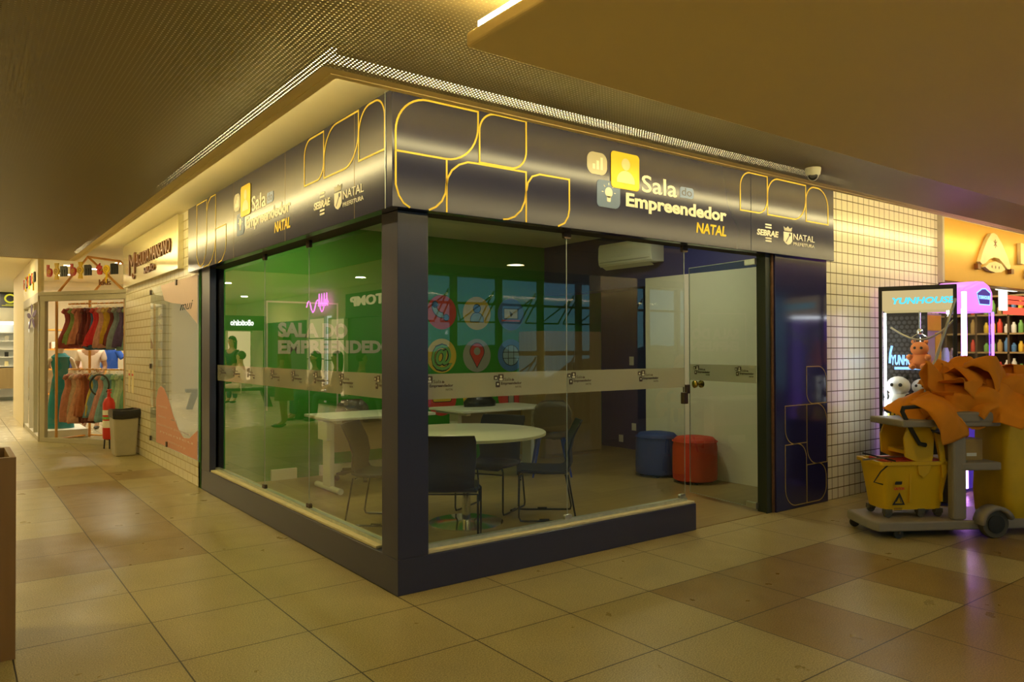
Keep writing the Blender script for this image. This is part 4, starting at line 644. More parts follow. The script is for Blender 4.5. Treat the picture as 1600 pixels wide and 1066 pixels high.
# skinned figures
def skin(name, J, E, m, parent, sub=2):
    me = bpy.data.meshes.new(name); ks_ = list(J); me.from_pydata([J[k][0] for k in ks_], [(ks_.index(a), ks_.index(b)) for a, b in E], []); me.materials.append(M[m])
    o = bpy.data.objects.new(name, me); S.collection.objects.link(o); o.parent = parent; WM[o.name] = WM.get(parent.name, Matrix())
    md = o.modifiers.new('skin', 'SKIN'); md.use_smooth_shade = True
    for i, k in enumerate(ks_): r = J[k][1]; me.skin_vertices[0].data[i].radius = (r, r) if not isinstance(r, tuple) else r; me.skin_vertices[0].data[i].use_root = (i == 0)
    s = o.modifiers.new('sub', 'SUBSURF'); s.levels = s.render_levels = sub; return o
def person(label, loc, rz, top, bottom, pose='stand', skinm='skin', skirt=False, long_hair=True, hold=None, zoff=0., lean=0.):
    t = thing('person', label, 'person', loc, rz); sit = pose == 'sit'; hz = .52 if sit else .92; dy = lean
    J = {'pel': ((0, 0, hz), .13), 'sp': ((0, dy * .4, hz + .20), .115), 'ch': ((0, dy * .8, hz + .40), .13), 'nk': ((0, dy, hz + .54), .055), 'hd0': ((0, dy + .015, hz + .62), .075), 'hd1': ((0, dy + .025, hz + .71), .09), 'hd2': ((0, dy + .015, hz + .79), .07)}
    E = [('pel', 'sp'), ('sp', 'ch'), ('ch', 'nk'), ('nk', 'hd0'), ('hd0', 'hd1'), ('hd1', 'hd2')]; LA = {}
    for s, n in ((-1, 'l'), (1, 'r')):
        if sit: leg = [((.09 * s, .05, hz - .03), .09), ((.11 * s, .42, hz - .02), .062), ((.11 * s, .44, .10), .042), ((.11 * s, .56, .035), .035)]; arm = [((.18 * s, dy * .8, hz + .44), .05), ((.22 * s, dy * .8 + .06, hz + .18), .04), ((.12 * s, dy + .28, hz + .12), .028), ((.09 * s, dy + .35, hz + .12), .026)]
        else: leg = [((.09 * s, 0, .84), .09), ((.10 * s, .02, .48), .06), ((.10 * s, -.01, .10), .04), ((.11 * s, .12, .03), .035)]; arm = [((.18 * s, 0, hz + .44), .05), ((.23 * s, .0, hz + .17), .04), ((.20 * s, .16 if hold else .05, hz + .08 if hold else hz - .06), .028), ((.12 * s if hold else .20 * s, .27 if hold else .08, hz + .14 if hold else hz - .15), .028)]
        for i, q in enumerate(leg): J['g%s%d' % (n, i)] = q
        for i, q in enumerate(arm): J['a%s%d' % (n, i)] = q
        E += [('pel', 'g%s0' % n), ('g%s0' % n, 'g%s1' % n), ('g%s1' % n, 'g%s2' % n), ('g%s2' % n, 'g%s3' % n), ('ch', 'a%s0' % n), ('a%s0' % n, 'a%s1' % n), ('a%s1' % n, 'a%s2' % n), ('a%s2' % n, 'a%s3' % n)]
        LA[n] = (leg, arm)
        h = Vector(arm[3][0]); d = (Vector(arm[3][0]) - Vector(arm[2][0])).normalized(); sd = d.cross(Vector((0, 0, 1))); sd = sd.normalized() if sd.length > .01 else Vector((1, 0, 0))
        for fi in range(4): J['f%s%d' % (n, fi)] = (tuple(h + d * (.075 - .006 * abs(fi - 1)) + sd * (.020 * (fi - 1.5)) + Vector((0, 0, -.012))), .008); E.append(('a%s3' % n, 'f%s%d' % (n, fi)))
        J['t%s' % n] = (tuple(h + d * .03 - sd * .04), .009); E.append(('a%s3' % n, 't%s' % n))
    J['nose'] = ((0, dy + .115, hz + .70), .014); E.append(('hd1', 'nose'))
    body = skin('body', J, E, skinm, t)
    tj = {'a': ((0, 0, hz - .02), .155), 'b': ((0, dy * .4, hz + .20), .135), 'c': ((0, dy * .8, hz + .40), .15), 'd': ((0, dy * .95, hz + .50), .075)}; te = [('a', 'b'), ('b', 'c'), ('c', 'd')]
    for n in 'lr':
        arm = LA[n][1]; a0, a1 = Vector(arm[0][0]), Vector(arm[1][0]); tj['s' + n] = (tuple(a0), .068); tj['e' + n] = (tuple(a0.lerp(a1, .62)), .062); te += [('c', 's' + n), ('s' + n, 'e' + n)]
    skin('top_garment', tj, te, top, t)
    if skirt:
        g = MB(); g.lathe((0, 0, 0), [(.22, .48), (.20, .60), (.18, .80), (.165, .95)], 20, True, 1, .8); g.build('skirt', bottom, t, smooth=True, world=False)
    else:
        tj = {'p': ((0, 0, hz - .03), .15)}; te = []
        for n in 'lr':
            leg = LA[n][0]
            for i in range(3): tj['%s%d' % (n, i)] = (leg[i][0], leg[i][1] + .018)
            te += [('p', n + '0'), (n + '0', n + '1'), (n + '1', n + '2')]
        skin('trousers', tj, te, bottom, t)
    g = MB(); g.ball((0, dy - .01, hz + .745), .112, 18, (.95, 1.0, 1.0)); g.b.verts.ensure_lookup_table()
    for v in g.b.verts:
        if v.co.y > dy + .03 and v.co.z < hz + .77: v.co.y = dy + .02
    if long_hair: g.lathe((0, dy - .06, hz + .42), [(.07, 0), (.10, .12), (.11, .30)], 16, True, 1, .6)
    g.build('hair', 'hair', t, smooth=True, world=False)
    for s in (-1, 1):
        g = MB(); g.ball((.035 * s, dy + .108, hz + .725), .010, 8); g.build('eye', 'black', t, world=False)
        g = MB(); g.ball((.108 * s, dy + .02, hz + .70), .022, 8, (.5, .9, 1.2)); g.build('ear', skinm, t, world=False)
        g = MB(); ft = LA['l' if s < 0 else 'r'][0][3][0]; g.ball((ft[0], ft[1] - .03, .03), .05, 10, (.9, 2.4, .6)); g.build('shoe', 'black', t, smooth=True, world=False)
    g = MB(); g.tube([(-.025, dy + .112, hz + .665), (.025, dy + .112, hz + .665)], .006, 6); g.build('mouth', 'dot_red', t, world=False)
    return t
person('shop assistant in a cream t-shirt standing behind the dress racks', (-.02, 11.45, 0), R(160), 'tee_cream', 'jeans', skinm='skin', hold=True)
# child-size mannequin in teal
t = thing('mannequin', 'pale mannequin in a long teal dress on the low platform in the kids shop', 'mannequin', (-.60, 10.35, .14))
g = MB(); g.lathe((0, 0, 0), [(.20, 0), (.17, .4), (.12, .78), (.10, .86), (.13, 1.02), (.14, 1.15), (.06, 1.22)], 20, True, 1, .7); g.build('dress', 'teal', t, smooth=True, world=False)
skin('figure', {'a': ((0, 0, 1.1), .10), 'b': ((0, 0, 1.24), .045), 'c': ((0, 0, 1.36), .075), 'd': ((0, 0, 1.44), .07), 'l0': ((-.15, 0, 1.12), .04), 'l1': ((-.22, .03, .88), .032), 'l2': ((-.16, -.10, .72), .025), 'r0': ((.15, 0, 1.12), .04), 'r1': ((.23, -.02, .88), .032), 'r2': ((.22, -.12, .70), .025)}, [('a', 'b'), ('b', 'c'), ('c', 'd'), ('a', 'l0'), ('l0', 'l1'), ('l1', 'l2'), ('a', 'r0'), ('r0', 'r1'), ('r1', 'r2')], 'skin_doll', t)
# ================================================================ CORRIDOR THINGS, LEFT
t = thing('waste_bin', 'grey rectangular waste bin with black liner in front of the white tiles', 'bin', (-.17, 7.36, 0))
g = MB(); g.loft([[(-.17 + a * w, 7.36 + b * w, z) for a, b in ((-.155, -.19), (.155, -.19), (.155, .19), (-.155, .19))] for z, w in ((0, .78), (.02, .80), (.58, 1.0))]); g.build('bin_body', 'bin_grey', t, bevel=.02)
g = MB(); g.loft([[(-.17 + a * w * (1 + .03 * math.sin(k * 7)), 7.36 + b * w, z + .012 * math.sin(k * 5)) for k, (a, b) in enumerate([(-.155, -.19), (-.05, -.19), (.05, -.19), (.155, -.19), (.155, 0), (.155, .19), (0, .19), (-.155, .19), (-.155, 0)])] for z, w in ((.50, 1.03), (.56, 1.07), (.61, 1.04), (.615, .93), (.55, .9))], True); g.build('bin_liner', 'black_bag', t, smooth=True)
t = thing('fire_extinguisher', 'red fire extinguisher with black hose on a floor stand beside the waste bin', 'fire extinguisher', (-.22, 8.22, 0))
x, y = -.22, 8.22
MB().lathe((x, y, .12), [(.03, 0), (.075, .02), (.08, .05), (.08, .52), (.06, .58), (.025, .61), (.02, .66)], 24).build('cylinder', 'red', t, smooth=True)
g = MB(); g.lathe((x, y, .30), [(.0815, 0), (.0815, .10)], 24, False); g.lathe((x, y, .48), [(.0815, 0), (.0815, .07)], 24, False); g.build('paper_label', 'white', t); MB().lathe((x, y, .42), [(.0818, 0), (.0818, .035)], 24, False).build('green_band', 'leaf_green', t)
g = MB(); g.box((x - .02, y - .10, .79), (x + .02, y + .03, .81)); g.box((x - .02, y - .11, .83), (x + .02, y + .02, .845)); g.cyl((x, y, .77), .02, .06, 10); g.build('valve_handle', 'red', t)
g = MB(); g.tube([(x, y, .80)] + [(x + .0 - .19 * .564 * (-1) * 0 - .10 + .10 * math.cos(R(a)) - .0, y + .14 - .14 * math.cos(R(a)), .90 + .15 * math.sin(R(a))) for a in range(-40, 250, 15)], .012, 8); g.build('hose', 'rubber', t, smooth=True)
g = MB(); g.tube([(x - .06, y, 0), (x - .05, y, .16)], .01, 6); g.tube([(x + .06, y, 0), (x + .05, y, .16)], .01, 6); g.tube([(x, y - .07, 0), (x, y - .05, .16)], .01, 6); g.build('stand', 'black', t)
t = thing('wooden_planter', 'tall square wooden planter box at the left edge beside the camera', 'planter', (-2.0, .5, 0)); g = MB()
x0, x1, y0, y1, h = -2.25, -1.79, .29, .75, .915
g.box((x0, y0, 0), (x1, y0 + .025, h)); g.box((x0, y1 - .025, 0), (x1, y1, h)); g.box((x0, y0 + .025, 0), (x0 + .025, y1 - .025, h)); g.box((x1 - .025, y0 + .025, 0), (x1, y1 - .025, h)); g.build('box_sides', 'planter_wood', t, bevel=.002)
boxo('soil', (x0 + .025, y0 + .025, .0), (x1 - .025, y1 - .025, h - .10), 'rubber', t)
tag(boxo('wooden_planter', (-2.55, 1.9, 0), (-2.03, 2.4, .92), 'planter_wood', None, .003), 'second wooden planter box further down the corridor, cut by the left edge', 'planter')
# far end of the corridor
t = thing('hanging_sign', 'black square hanging sign with a yellow ring at the far end of the corridor', 'sign', (-.95, 19.5, 2.35)); boxo('sign_board', (-1.02, 19.48, 2.50), (-.58, 19.54, 2.90), 'black', t)
g = MB(); FF = Fr((0, 19.479, 0), (1, 0, 0)); FF.stroke(g, circ(-.80, 2.74, .11, 28, .10), .04, 0, .004); g.build('ring', 'ring_yellow', t); g = MB(); FF.poly(g, rr(-.98, 2.55, -.62, 2.565)); FF.poly(g, rr(-.90, 2.585, -.70, 2.597)); g.build('caption_line', 'ring_yellow', t)
sbox('wall_far_column', (-.55, 19.8, 0), (.0, 20.4, 2.9), 'grey_paint'); sbox('baseboard_far', (-.56, 19.78, 0), (.0, 19.8, .18), 'black')
t = thing('display_shelving', 'white lit display shelves with wooden drawers at the far end of the corridor', 'shelving', (-1.6, 21.3, 0)); g = MB(); g.box((-2.9, 21.5, .1), (-.6, 21.6, 2.2)); g.build('back_panel', 'white', t)
for z in (.95, 1.20, 1.42, 1.65, 1.88): boxo('shelf', (-2.9, 21.2, z), (-.6, 21.5, z + .025), 'white', t)
boxo('drawer_base', (-2.9, 21.1, .35), (-.6, 21.5, .92), 'orange_metal' if False else 'cabinet_wood', t); boxo('light_box', (-2.9, 21.15, 2.12), (-.6, 21.5, 2.2), 'display_white', t)
for k in range(12): x = -1.55 + .24 * (k % 4); z = (.975, 1.225, 1.675)[k // 4]; base(tag(boxo('boxed_item', (x, 21.25, z), (x + .09, 21.32, z + .13), ['black', 'grey_paint', 'white', 'sign_cream'][(k + k // 4) % 4], None), 'small %s box on the %s display shelf, %s' % (['black', 'grey', 'white', 'cream'][(k + k // 4) % 4], ['lowest', 'second', 'upper'][k // 4], ['far left', 'centre left', 'centre right', 'far right'][k % 4]), 'box', 'items on the far display shelves'), (x + .045, 21.28, z))
o = tag(boxo('service_table', (-.60, 18.2, .70), (-.28, 18.6, .74), 'black', None, .005), 'black-topped small table standing in front of the far column', 'table'); boxo('table_post', (-.5, 18.33, 0), (-.40, 18.45, .70), 'white', o)
for (x, y, z, lab) in ((-1.3, -5.2, 2.648, 'behind the camera under the perforated ceiling'), (.9, -3.4, 2.449, 'in the flat panel, nearest the corner'), (3.6, -3.5, 2.449, 'in the flat panel, further right')): o = MB().lathe((x, y, z), [(.09, .001), (.09, -.003)], 20).build('downlight', 'spot_white'); base(tag(o, 'added round fill downlight ' + lab, 'ceiling light'), (x, y, z))  # discs of the added overhead fill lamps
# opposite side of the corridor, mirrored in the long glass
def shopfront(label, y0, y1, z0, z1, m):
    t = thing('lit_display', label, 'display', (-5.45, (y0 + y1) / 2, z0)); boxo('light_panel', (-5.49, y0, z0), (-5.47, y1, z1), m, t); g = MB()
    g.box((-5.5, y0 - .04, z0 - .04), (-5.40, y0, z1 + .04)); g.box((-5.5, y1, z0 - .04), (-5.40, y1 + .04, z1 + .04)); g.box((-5.5, y0, z1), (-5.40, y1, z1 + .04)); g.build('frame', 'white', t)
    for k in range(3): boxo('shelf', (-5.47, y0, z0 + (z1 - z0) * (k + 1) / 4), (-5.30, y1, z0 + (z1 - z0) * (k + 1) / 4 + .02), 'shelf_dark', t)
    return t
sbox('wall_shops', (-5.5, 9.0, 0), (-5.494, 19.2, 2.2), 'dark_panel')
shopfront('warm lit shop display left of the neon script across the corridor', 14.3, 15.4, .1, 2.2, 'display_warm'); shopfront('warm lit narrow shop display near the dark sign across the corridor', 13.1, 14.0, .1, 2.15, 'display_warm')
tag(boxo('light_column', (-5.5, 14.06, .1), (-5.42, 14.14, 2.25), 'display_white'), 'thin bright vertical light between two displays across the corridor', 'light')
t = thing('shop_sign', 'dark green sign box with cream letters across the corridor', 'sign', (-5.4, 11.8, 2.15)); boxo('sign_board', (-5.5, 10.2, 2.15), (-5.40, 13.0, 2.72), 'dark_panel', t); Fr((-5.398, 0, 0), (0, 1, 0)).text('STOMP', 10.7, 2.42, .22, 'display_warm', 'lettering', t, wd=2.0, bold=.03, ext=.02)
t = thing('neon_sign', 'pink neon handwriting across the corridor', 'neon sign', (-5.4, 14.6, 2.3)); g = MB(); g.tube([(-5.38, 15.4 - .012 * k * 7, 2.52 + .16 * math.sin(k * .9) + .0 * k) for k in range(18)], .018, 6); g.build('neon_tube', 'neon_pink', t, smooth=True)
g = MB()
for k in range(4): g.tube([(-5.38, 14.6 - .16 * k, 2.50), (-5.38, 14.55 - .16 * k, 2.82), (-5.38, 14.50 - .16 * k, 2.50)], .016, 6)
g.build('neon_stroke', 'neon_pink', t)
t = thing('shop_sign', 'white glowing script sign on the green fascia at the far left end', 'sign', (-4.8, 18.9, 2.05)); boxo('sign_board', (-5.5, 18.95, 1.98), (-4.0, 19.1, 2.42), 'dark_panel', t); Fr((0, 18.945, 0), (1, 0, 0)).text('oBoticário', -5.12, 2.13, .17, 'sign_white', 'lettering', t, wd=.68, bold=.03, ext=.02)
t = thing('lit_display', 'pale lit shop window under the glowing script sign', 'display', (-4.7, 19.0, .9)); boxo('light_panel', (-5.05, 19.02, .5), (-4.4, 19.05, 1.95), 'display_warm', t); boxo('frame', (-5.12, 19.05, .3), (-4.3, 19.10, 2.0), 'grey_paint', t)
for (x, y) in ((-2.7, 9.9), (-2.6, 8.0), (-2.75, 13.4), (-4.4, 17.5), (-4.2, 4.0), (-3.2, 1.5), (-3.0, 5.2), (-3.2, -2.0), (-4.6, 10.5), (-1.6, 10.8), (-2.2, 16.0), (-1.2, 18.6), (-1.6, 20.6)): o = MB().lathe((x, y, 2.895), [(.09, .004), (.09, -.003)], 20).build('downlight', 'spot_white'); base(tag(o, 'round recessed downlight over the corridor, %s in the row' % {9.9: 'fourth', 8.0: 'fifth', 13.4: 'third', 17.5: 'second', 4.0: 'seventh', 1.5: 'eighth', 5.2: 'sixth', -2.0: 'ninth', 10.5: 'one set apart', 10.8: 'beside the kids shop', 16.0: 'bright far one', 18.6: 'brightest far one', 20.6: 'farthest'}[y], 'ceiling light', 'downlights of the side corridor'), (x, y, 2.895))
def bench(label, x, y, rz):
    t = thing('bench', label, 'bench', (x, y, 0), rz); g = MB(); g.box((-.9, -.22, .40), (.9, .22, .47)); g.build('seat', 'dark_panel', t, bevel=.01, world=False)
    for s in (-1, 1):
        g = MB(); g.loft([[(s * .62, -.20, .40), (s * .76, -.20, .40), (s * .76, .20, .40), (s * .62, .20, .40)], [(s * .76, -.20, 0), (s * .88, -.20, 0), (s * .88, .20, 0), (s * .76, .20, 0)]]); g.build('leg', 'dark_panel', t, world=False)
bench('dark bench across the corridor, mirrored in the long glass with three people', -3.95, 10.2, R(60)); bench('dark bench far down the corridor with a seated woman in white', -3.35, 14.9, R(10))
person('woman in a rust brown dress standing by the bench, mirrored in the glass', (-2.68, 9.62, 0), R(-60), 'brown_dress', 'brown_dress', skirt=True, hold=True)
person('woman with long dark hair sitting at the left end of the bench', (-3.72, 10.72, 0), R(-80), 'jeans', 'jeans', 'sit'); person('woman in dark clothes sitting in the middle of the bench', (-3.98, 10.25, 0), R(-70), 'black', 'jeans', 'sit', skinm='skin'); person('short-haired man in a green shirt sitting at the right end of the bench', (-4.2, 9.6, 0), R(-250), 'green_shirt', 'jeans', 'sit', long_hair=False)
person('woman in white sitting on the far bench', (-3.5, 14.85, 0), R(-60), 'white', 'pink_pale', 'sit', skinm='skin_light', long_hair=False); person('person in dark clothes standing far down the corridor', (-3.8, 16.6, 0), R(-120), 'black', 'jeans')
# ================================================================ RIGHT SIDE: SNACK SHOP, MACHINES, CART
t = thing('shop_sign', 'golden brushed sign box with cream pointed logo over the snack shop', 'sign', (9, -.03, 2.14)); boxo('sign_board', (6.70, -.05, 2.14), (11.9, .0, 2.84), 'gold_sign', t, .004); boxo('side_trim', (6.655, -.055, 2.12), (6.70, .01, 2.86), 'grey_paint', t)
FGs = Fr((0, -.051, 0), (1, 0, 0)); cx_ = 8.02
g = MB(); FGs.poly(g, [(7.52, 2.40), (7.60, 2.52), (7.72, 2.66), (7.84, 2.755), (7.92, 2.765), (8.00, 2.75), (8.13, 2.67), (8.30, 2.52), (8.40, 2.40), (8.38, 2.36), (8.30, 2.36), (8.18, 2.42), (8.05, 2.47), (7.92, 2.475), (7.78, 2.445), (7.66, 2.385), (7.58, 2.37)], 0, .04); g.build('logo_hood', 'sign_cream', t)
g = MB(); FGs.poly(g, [(7.66, 2.345), (7.78, 2.40), (7.95, 2.43), (8.12, 2.41), (8.24, 2.35), (8.12, 2.31), (7.95, 2.295), (7.78, 2.31)], 0, .04); g.build('logo_mouth', 'sign_cream', t)
g = MB()
for (a, b) in (((7.46, 2.31), (7.54, 2.37)), ((8.42, 2.31), (8.50, 2.37))): FGs.poly(g, rr(a[0], a[1], b[0], b[1]), 0, .04)
for u in (7.85, 7.95, 8.05): FGs.poly(g, circ(u, 2.36, .014, 10, .018), .0405, .001)
g.build('logo_detail', 'bronze', t)
g = MB()
for a in (35, 90, 145): FGs.stroke(g, [(7.95 - .05 * math.cos(R(a)), 2.64 - .05 * math.sin(R(a))), (7.95 + .05 * math.cos(R(a)), 2.64 + .05 * math.sin(R(a)))], .014, .0405, .001, False)
g.build('logo_star', 'bronze', t)
FGs.text('BURGER', 8.72, 2.47, .24, 'sign_cream', 'lettering', t, wd=1.9, bold=.05, ext=.04); FGs.text('DELIVERY', 8.92, 2.28, .11, 'sign_cream', 'lettering', t, wd=1.2, bold=.04, ext=.03)
sbox('wall_snack_top', (6.67, .0, 2.14), (12, .12, 2.9), 'shop_cream'); sbox('wall_snack_left', (6.67, .12, 0), (6.75, 3.6, 2.9), 'shop_cream'); sbox('wall_snack_back', (6.67, 3.6, 0), (12.65, 3.7, 2.9), 'shelf_dark'); sbox('wall_snack_right', (12.55, .12, 0), (12.65, 3.6, 2.9), 'shelf_dark')
t = thing('shelving', 'brown wooden shelving full of drinks along the right wall of the snack shop', 'shelf', (12.4, 1.8, 0)); g = MB()
for z in (.6, .95, 1.3, 1.62, 1.94, 2.26): g.box((12.2, .3, z), (12.54, 3.3, z + .03))
g.build('shelf_board', 'cabinet_wood', t); g = MB()
for k in range(7): g.box((12.2, .3 + .495 * k, 0), (12.54, .33 + .495 * k, 2.5))
g.build('divider', 'shelf_dark', t)
cols_ = [('orange', 'dot_yellow'), ('red', 'dot_red'), ('white', 'white'), ('green', 'leaf_green'), ('brown', 'card'), ('blue', 'dot_blue')]
for r_ in range(4):
    for k in range(12):
        y = .72 + .105 * k; z = (.98, 1.33, 1.65, 1.97)[r_]; c = cols_[(k * 5 + r_ * 3 + k // 3) % 6]; h = .15 + .03 * ((k * 7 + r_) % 4)
        if abs((y - .315) % .495) < .045 or abs((y - .315) % .495) > .45: continue
        o = MB().lathe((0, 0, 0), [(.035, 0), (.04, .02), (.04, h * .7), (.02, h * .85), (.02, h)], 12).build('drink_bottle', c[1], smooth=True); o.location = (12.27, y, z); tag(o, '%s drink bottle on the %s shelf of the snack shop, %s from the near end' % (c[0], ['lowest', 'second', 'third', 'top'][r_], 'first second third fourth fifth sixth seventh eighth ninth tenth eleventh twelfth'.split()[k]), 'drink', 'drinks on the snack shop shelves')
for (x, z, lab) in ((10.2, 1.92, 'warm glowing bulb over the snack shop counter, left'), (11.3, 1.75, 'warm glowing bulb over the snack shop counter, right')): o = thing('pendant_bulb', lab, 'lamp', (x, 2.6, z)); MB().ball((0, 0, 0), .06, 12).build('bulb', 'spot_white', o, smooth=True, world=False); MB().tube([(0, 0, .05), (0, 0, 2.9 - z)], .006, 6).build('cord', 'black', o, world=False)
t = thing('shop_counter', 'brown counter inside the snack shop', 'counter', (9.8, 1.8, 0)); boxo('counter_body', (8.0, 1.6, 0), (11.6, 2.1, .95), 'shelf_dark', t); boxo('worktop', (7.95, 1.55, .95), (11.65, 2.15, 1.0), 'cabinet_wood', t)
t = thing('light_sign', 'white glowing letter T sign hanging inside the snack shop', 'sign', (9.3, .5, 1.98)); g = MB(); FT = Fr((0, .35, 0), (1, 0, 0)); FT.poly(g, rr(9.12, 2.17, 9.72, 2.24), 0, .05); FT.poly(g, rr(9.22, 1.90, 9.38, 2.17), 0, .05); g.build('letter', 'display_white', t); g = MB(); g.tube([(9.3, .33, 2.24), (9.3, .33, 2.9)], .006, 6); g.tube([(9.6, .33, 2.24), (9.6, .33, 2.9)], .006, 6); g.build('hanging_rod', 'black', t)
t = thing('menu_board', 'red glowing menu board inside the snack shop', 'menu board', (10.6, .6, 2.0)); 
for z in (1.88, 2.03, 2.10): boxo('menu_panel', (10.05, .55, z), (11.3, .60, z + (.10 if z < 2 else .05)), 'red_light', t)
# claw machine, black
t = thing('claw_machine', 'black claw machine with glowing header and plush toys, standing against the tiled wall', 'arcade machine', (5.66, -.37, 0)); X0, X1, Y0, Y1 = 5.38, 5.98, -.625, -.005; CLAW = t
boxo('cabinet_base', (X0, Y0, .03), (X1, Y1, .66), 'hex_black', t, .01); g = MB()
for (x, y) in ((X0, Y0), (X0, Y1 - .03), (X1 - .03, Y0), (X1 - .03, Y1 - .03)): g.box((x, y, .66), (x + .03, y + .03, 1.95))
g.box((X0, Y0, 1.92), (X1, Y1, 1.96)); g.build('frame', 'black', t, bevel=.004)
boxo('header_box', (X0 + .01, Y0 + .03, 1.74), (X1 - .02, Y1 - .03, 1.92), 'claw_header', t); FC = Fr((X0 + .0095, 0, 0), (0, -1, 0)); FC.text('YUNHOUSE', .115, 1.80, .055, 'sign_cyan', 'lettering', t, wd=.50, bold=.04, shear=.2, ext=.002)
boxo('back_panel', (X1 - .03, Y1 - .38, .66), (X1 - .015, Y1 - .02, 1.74), 'hex_black', t); FH = Fr((X1 - .031, 0, 0), (0, -1, 0)); g = MB()
for i in range(7):
    for j in range(24): u, v = .05 + .046 * i + (.024 if j % 2 else 0), .70 + .043 * j; FH.poly(g, circ(u, v, .019, 6), 0, .001)
o = g.build('hex_pattern', 'hex_grey', t); FH.text('YUNHOUSE', .07, 1.24, .09, 'sign_blue', 'lettering', t, wd=.27, bold=.05, shear=.1, w=.003, ext=.002); g = MB(); FH.poly(g, rr(.10, 1.19, .33, 1.215), .003, .002); FH.stroke(g, [(.06, 1.25), (.065, 1.35), (.08, 1.42)], .02, .003, .002, False); g.build('sign_strip', 'sign_blue', t)
FC.text('$', .50, .40, .13, 'icon_blue_light', 'lettering', t, wd=.085, bold=.03); g = MB(); FC.stroke(g, circ(.545, .46, .06, 20, .055), .008, .001, .001); g.build('coin_emblem', 'icon_blue_light', t)
g = MB(); g.tube([(X0 + .045, Y1 - .05, .70), (X0 + .045, Y1 - .05, 1.72)], .010, 8); g.build('light_tube', 'tube_white', t); g = MB(); g.box((X0 + .05, Y0 + .06, 1.715), (X1 - .08, Y0 + .08, 1.73)); g.build('light_tube', 'tube_white', t)
g = MB(); g.face([(X0 + .005, Y0 + .03, .68), (X0 + .005, Y1 - .03, .68), (X0 + .005, Y1 - .03, 1.74), (X0 + .005, Y0 + .03, 1.74)]); g.face([(X1 - .01, Y0 + .03, .68), (X1 - .01, Y1 - .03, .68), (X1 - .01, Y1 - .03, 1.74), (X1 - .01, Y0 + .03, 1.74)]); g.face([(X0 + .03, Y0 + .01, .68), (X1 - .03, Y0 + .01, .68), (X1 - .03, Y0 + .01, 1.74), (X0 + .03, Y0 + .01, 1.74)]); g.build('glass_pane', 'clear_glass', t, fix=False)
g = MB(); g.tube([(X0 + .05, -.10 - .05 * k, 1.60 - .19 * math.sin(math.pi * (k * .085 + .02)) + .012 * k) for k in range(11)], .009, 8); g.build('cable', 'handle_metal', t, smooth=True)
g = MB(); g.tube([(5.62, -.33, 1.74), (5.62, -.33, 1.55)], .008, 6); g.ball((5.62, -.33, 1.55), .03, 10)
for a in (0, 120, 240): g.tube([(5.62, -.33, 1.54), (5.62 + .07 * math.cos(R(a)), -.33 + .07 * math.sin(R(a)), 1.50), (5.62 + .04 * math.cos(R(a)), -.33 + .04 * math.sin(R(a)), 1.43)], .006, 6)
g.build('claw', 'chrome', t, smooth=True)
def plush(label, loc, s, bm_, em, cat='plush toy', rz=0., eyes=True):
    t = thing('plush_toy', label, cat, loc, rz, 'plush toys in the claw machine')
    g = MB(); g.ball((0, 0, .085 * s), .09 * s, 16, (1.1, 1, .95)); g.ball((-.0, -.02 * s, .20 * s), .075 * s, 16, (1.1, 1, .95)); g.build('body', bm_, t, smooth='full', world=False)
    for q in (-1, 1):
        g = MB(); g.ball((.055 * s * q, -.01 * s, .27 * s), .022 * s, 10); g.build('ear', em, t, smooth=True, world=False); g = MB(); g.ball((.08 * s * q, -.06 * s, .12 * s), .03 * s, 10, (1, 1.3, 1)); g.build('arm', em, t, smooth=True, world=False)
        g = MB(); g.ball((.05 * s * q, -.085 * s, .03 * s), .034 * s, 10, (1, 1.2, .9)); g.build('foot', em, t, smooth=True, world=False)
        if eyes: g = MB(); g.ball((.028 * s * q, -.085 * s, .21 * s), .014 * s, 8); g.build('eye', 'panda_black', t, world=False)
rzp = R(-100)
plush('big white panda plush with black limbs lying at the left side of the claw machine', (5.52, -.16, .80), 1.25, 'panda_white', 'panda_black', rz=rzp); plush('second panda plush behind, in the middle of the claw machine', (5.68, -.34, .84), 1.0, 'panda_white', 'panda_black', rz=rzp); plush('small white plush at the right side of the claw machine', (5.75, -.55, .80), .8, 'panda_white', 'panda_white', rz=rzp)
plush('yellow chick plush in the lower left corner of the claw machine', (5.46, -.12, .665), .62, 'chick', 'plush_orange', rz=rzp); plush('yellow chick plush next to the corner one', (5.46, -.27, .665), .65, 'chick', 'chick', rz=rzp); plush('yellow chick plush half buried near the front glass', (5.47, -.42, .665), .6, 'chick', 'chick', rz=rzp)
plush('orange plush monkey hanging from the claw', (5.62, -.33, 1.20), .95, 'plush_orange', 'plush_orange', rz=rzp)
for k, (x, y) in enumerate(((5.62, -.16), (5.62, -.45), (5.80, -.2), (5.80, -.4), (5.6, -.62))): o = MB().ball((0, 0, 0), .075, 14).build('plush_ball', ['panda_black', 'leaf_green', 'chick', 'panda_white', 'pink_film'][k], smooth='full'); o.location = (x, y, .735); tag(o, '%s round plush on the floor of the claw machine' % ['black', 'green', 'yellow', 'white', 'pink'][k], 'plush toy', 'plush toys in the claw machine')
# turn the claw machine and its toys so the front looks back towards the office door
pv = Vector((5.38, -.005, 0)); mv = Matrix.Translation((4.785, -.30, 0)) @ Matrix.Rotation(R(23), 4, 'Z') @ Matrix.Translation(-pv)
for o in [o for o in bpy.data.objects if o == CLAW or o.get('group') == 'plush toys in the claw machine']:
    m4 = mv @ (Matrix.Translation(o.location) @ o.rotation_euler.to_matrix().to_4x4()); o.location = m4.to_translation(); o.rotation_euler = m4.to_euler(); WM[o.name] = m4
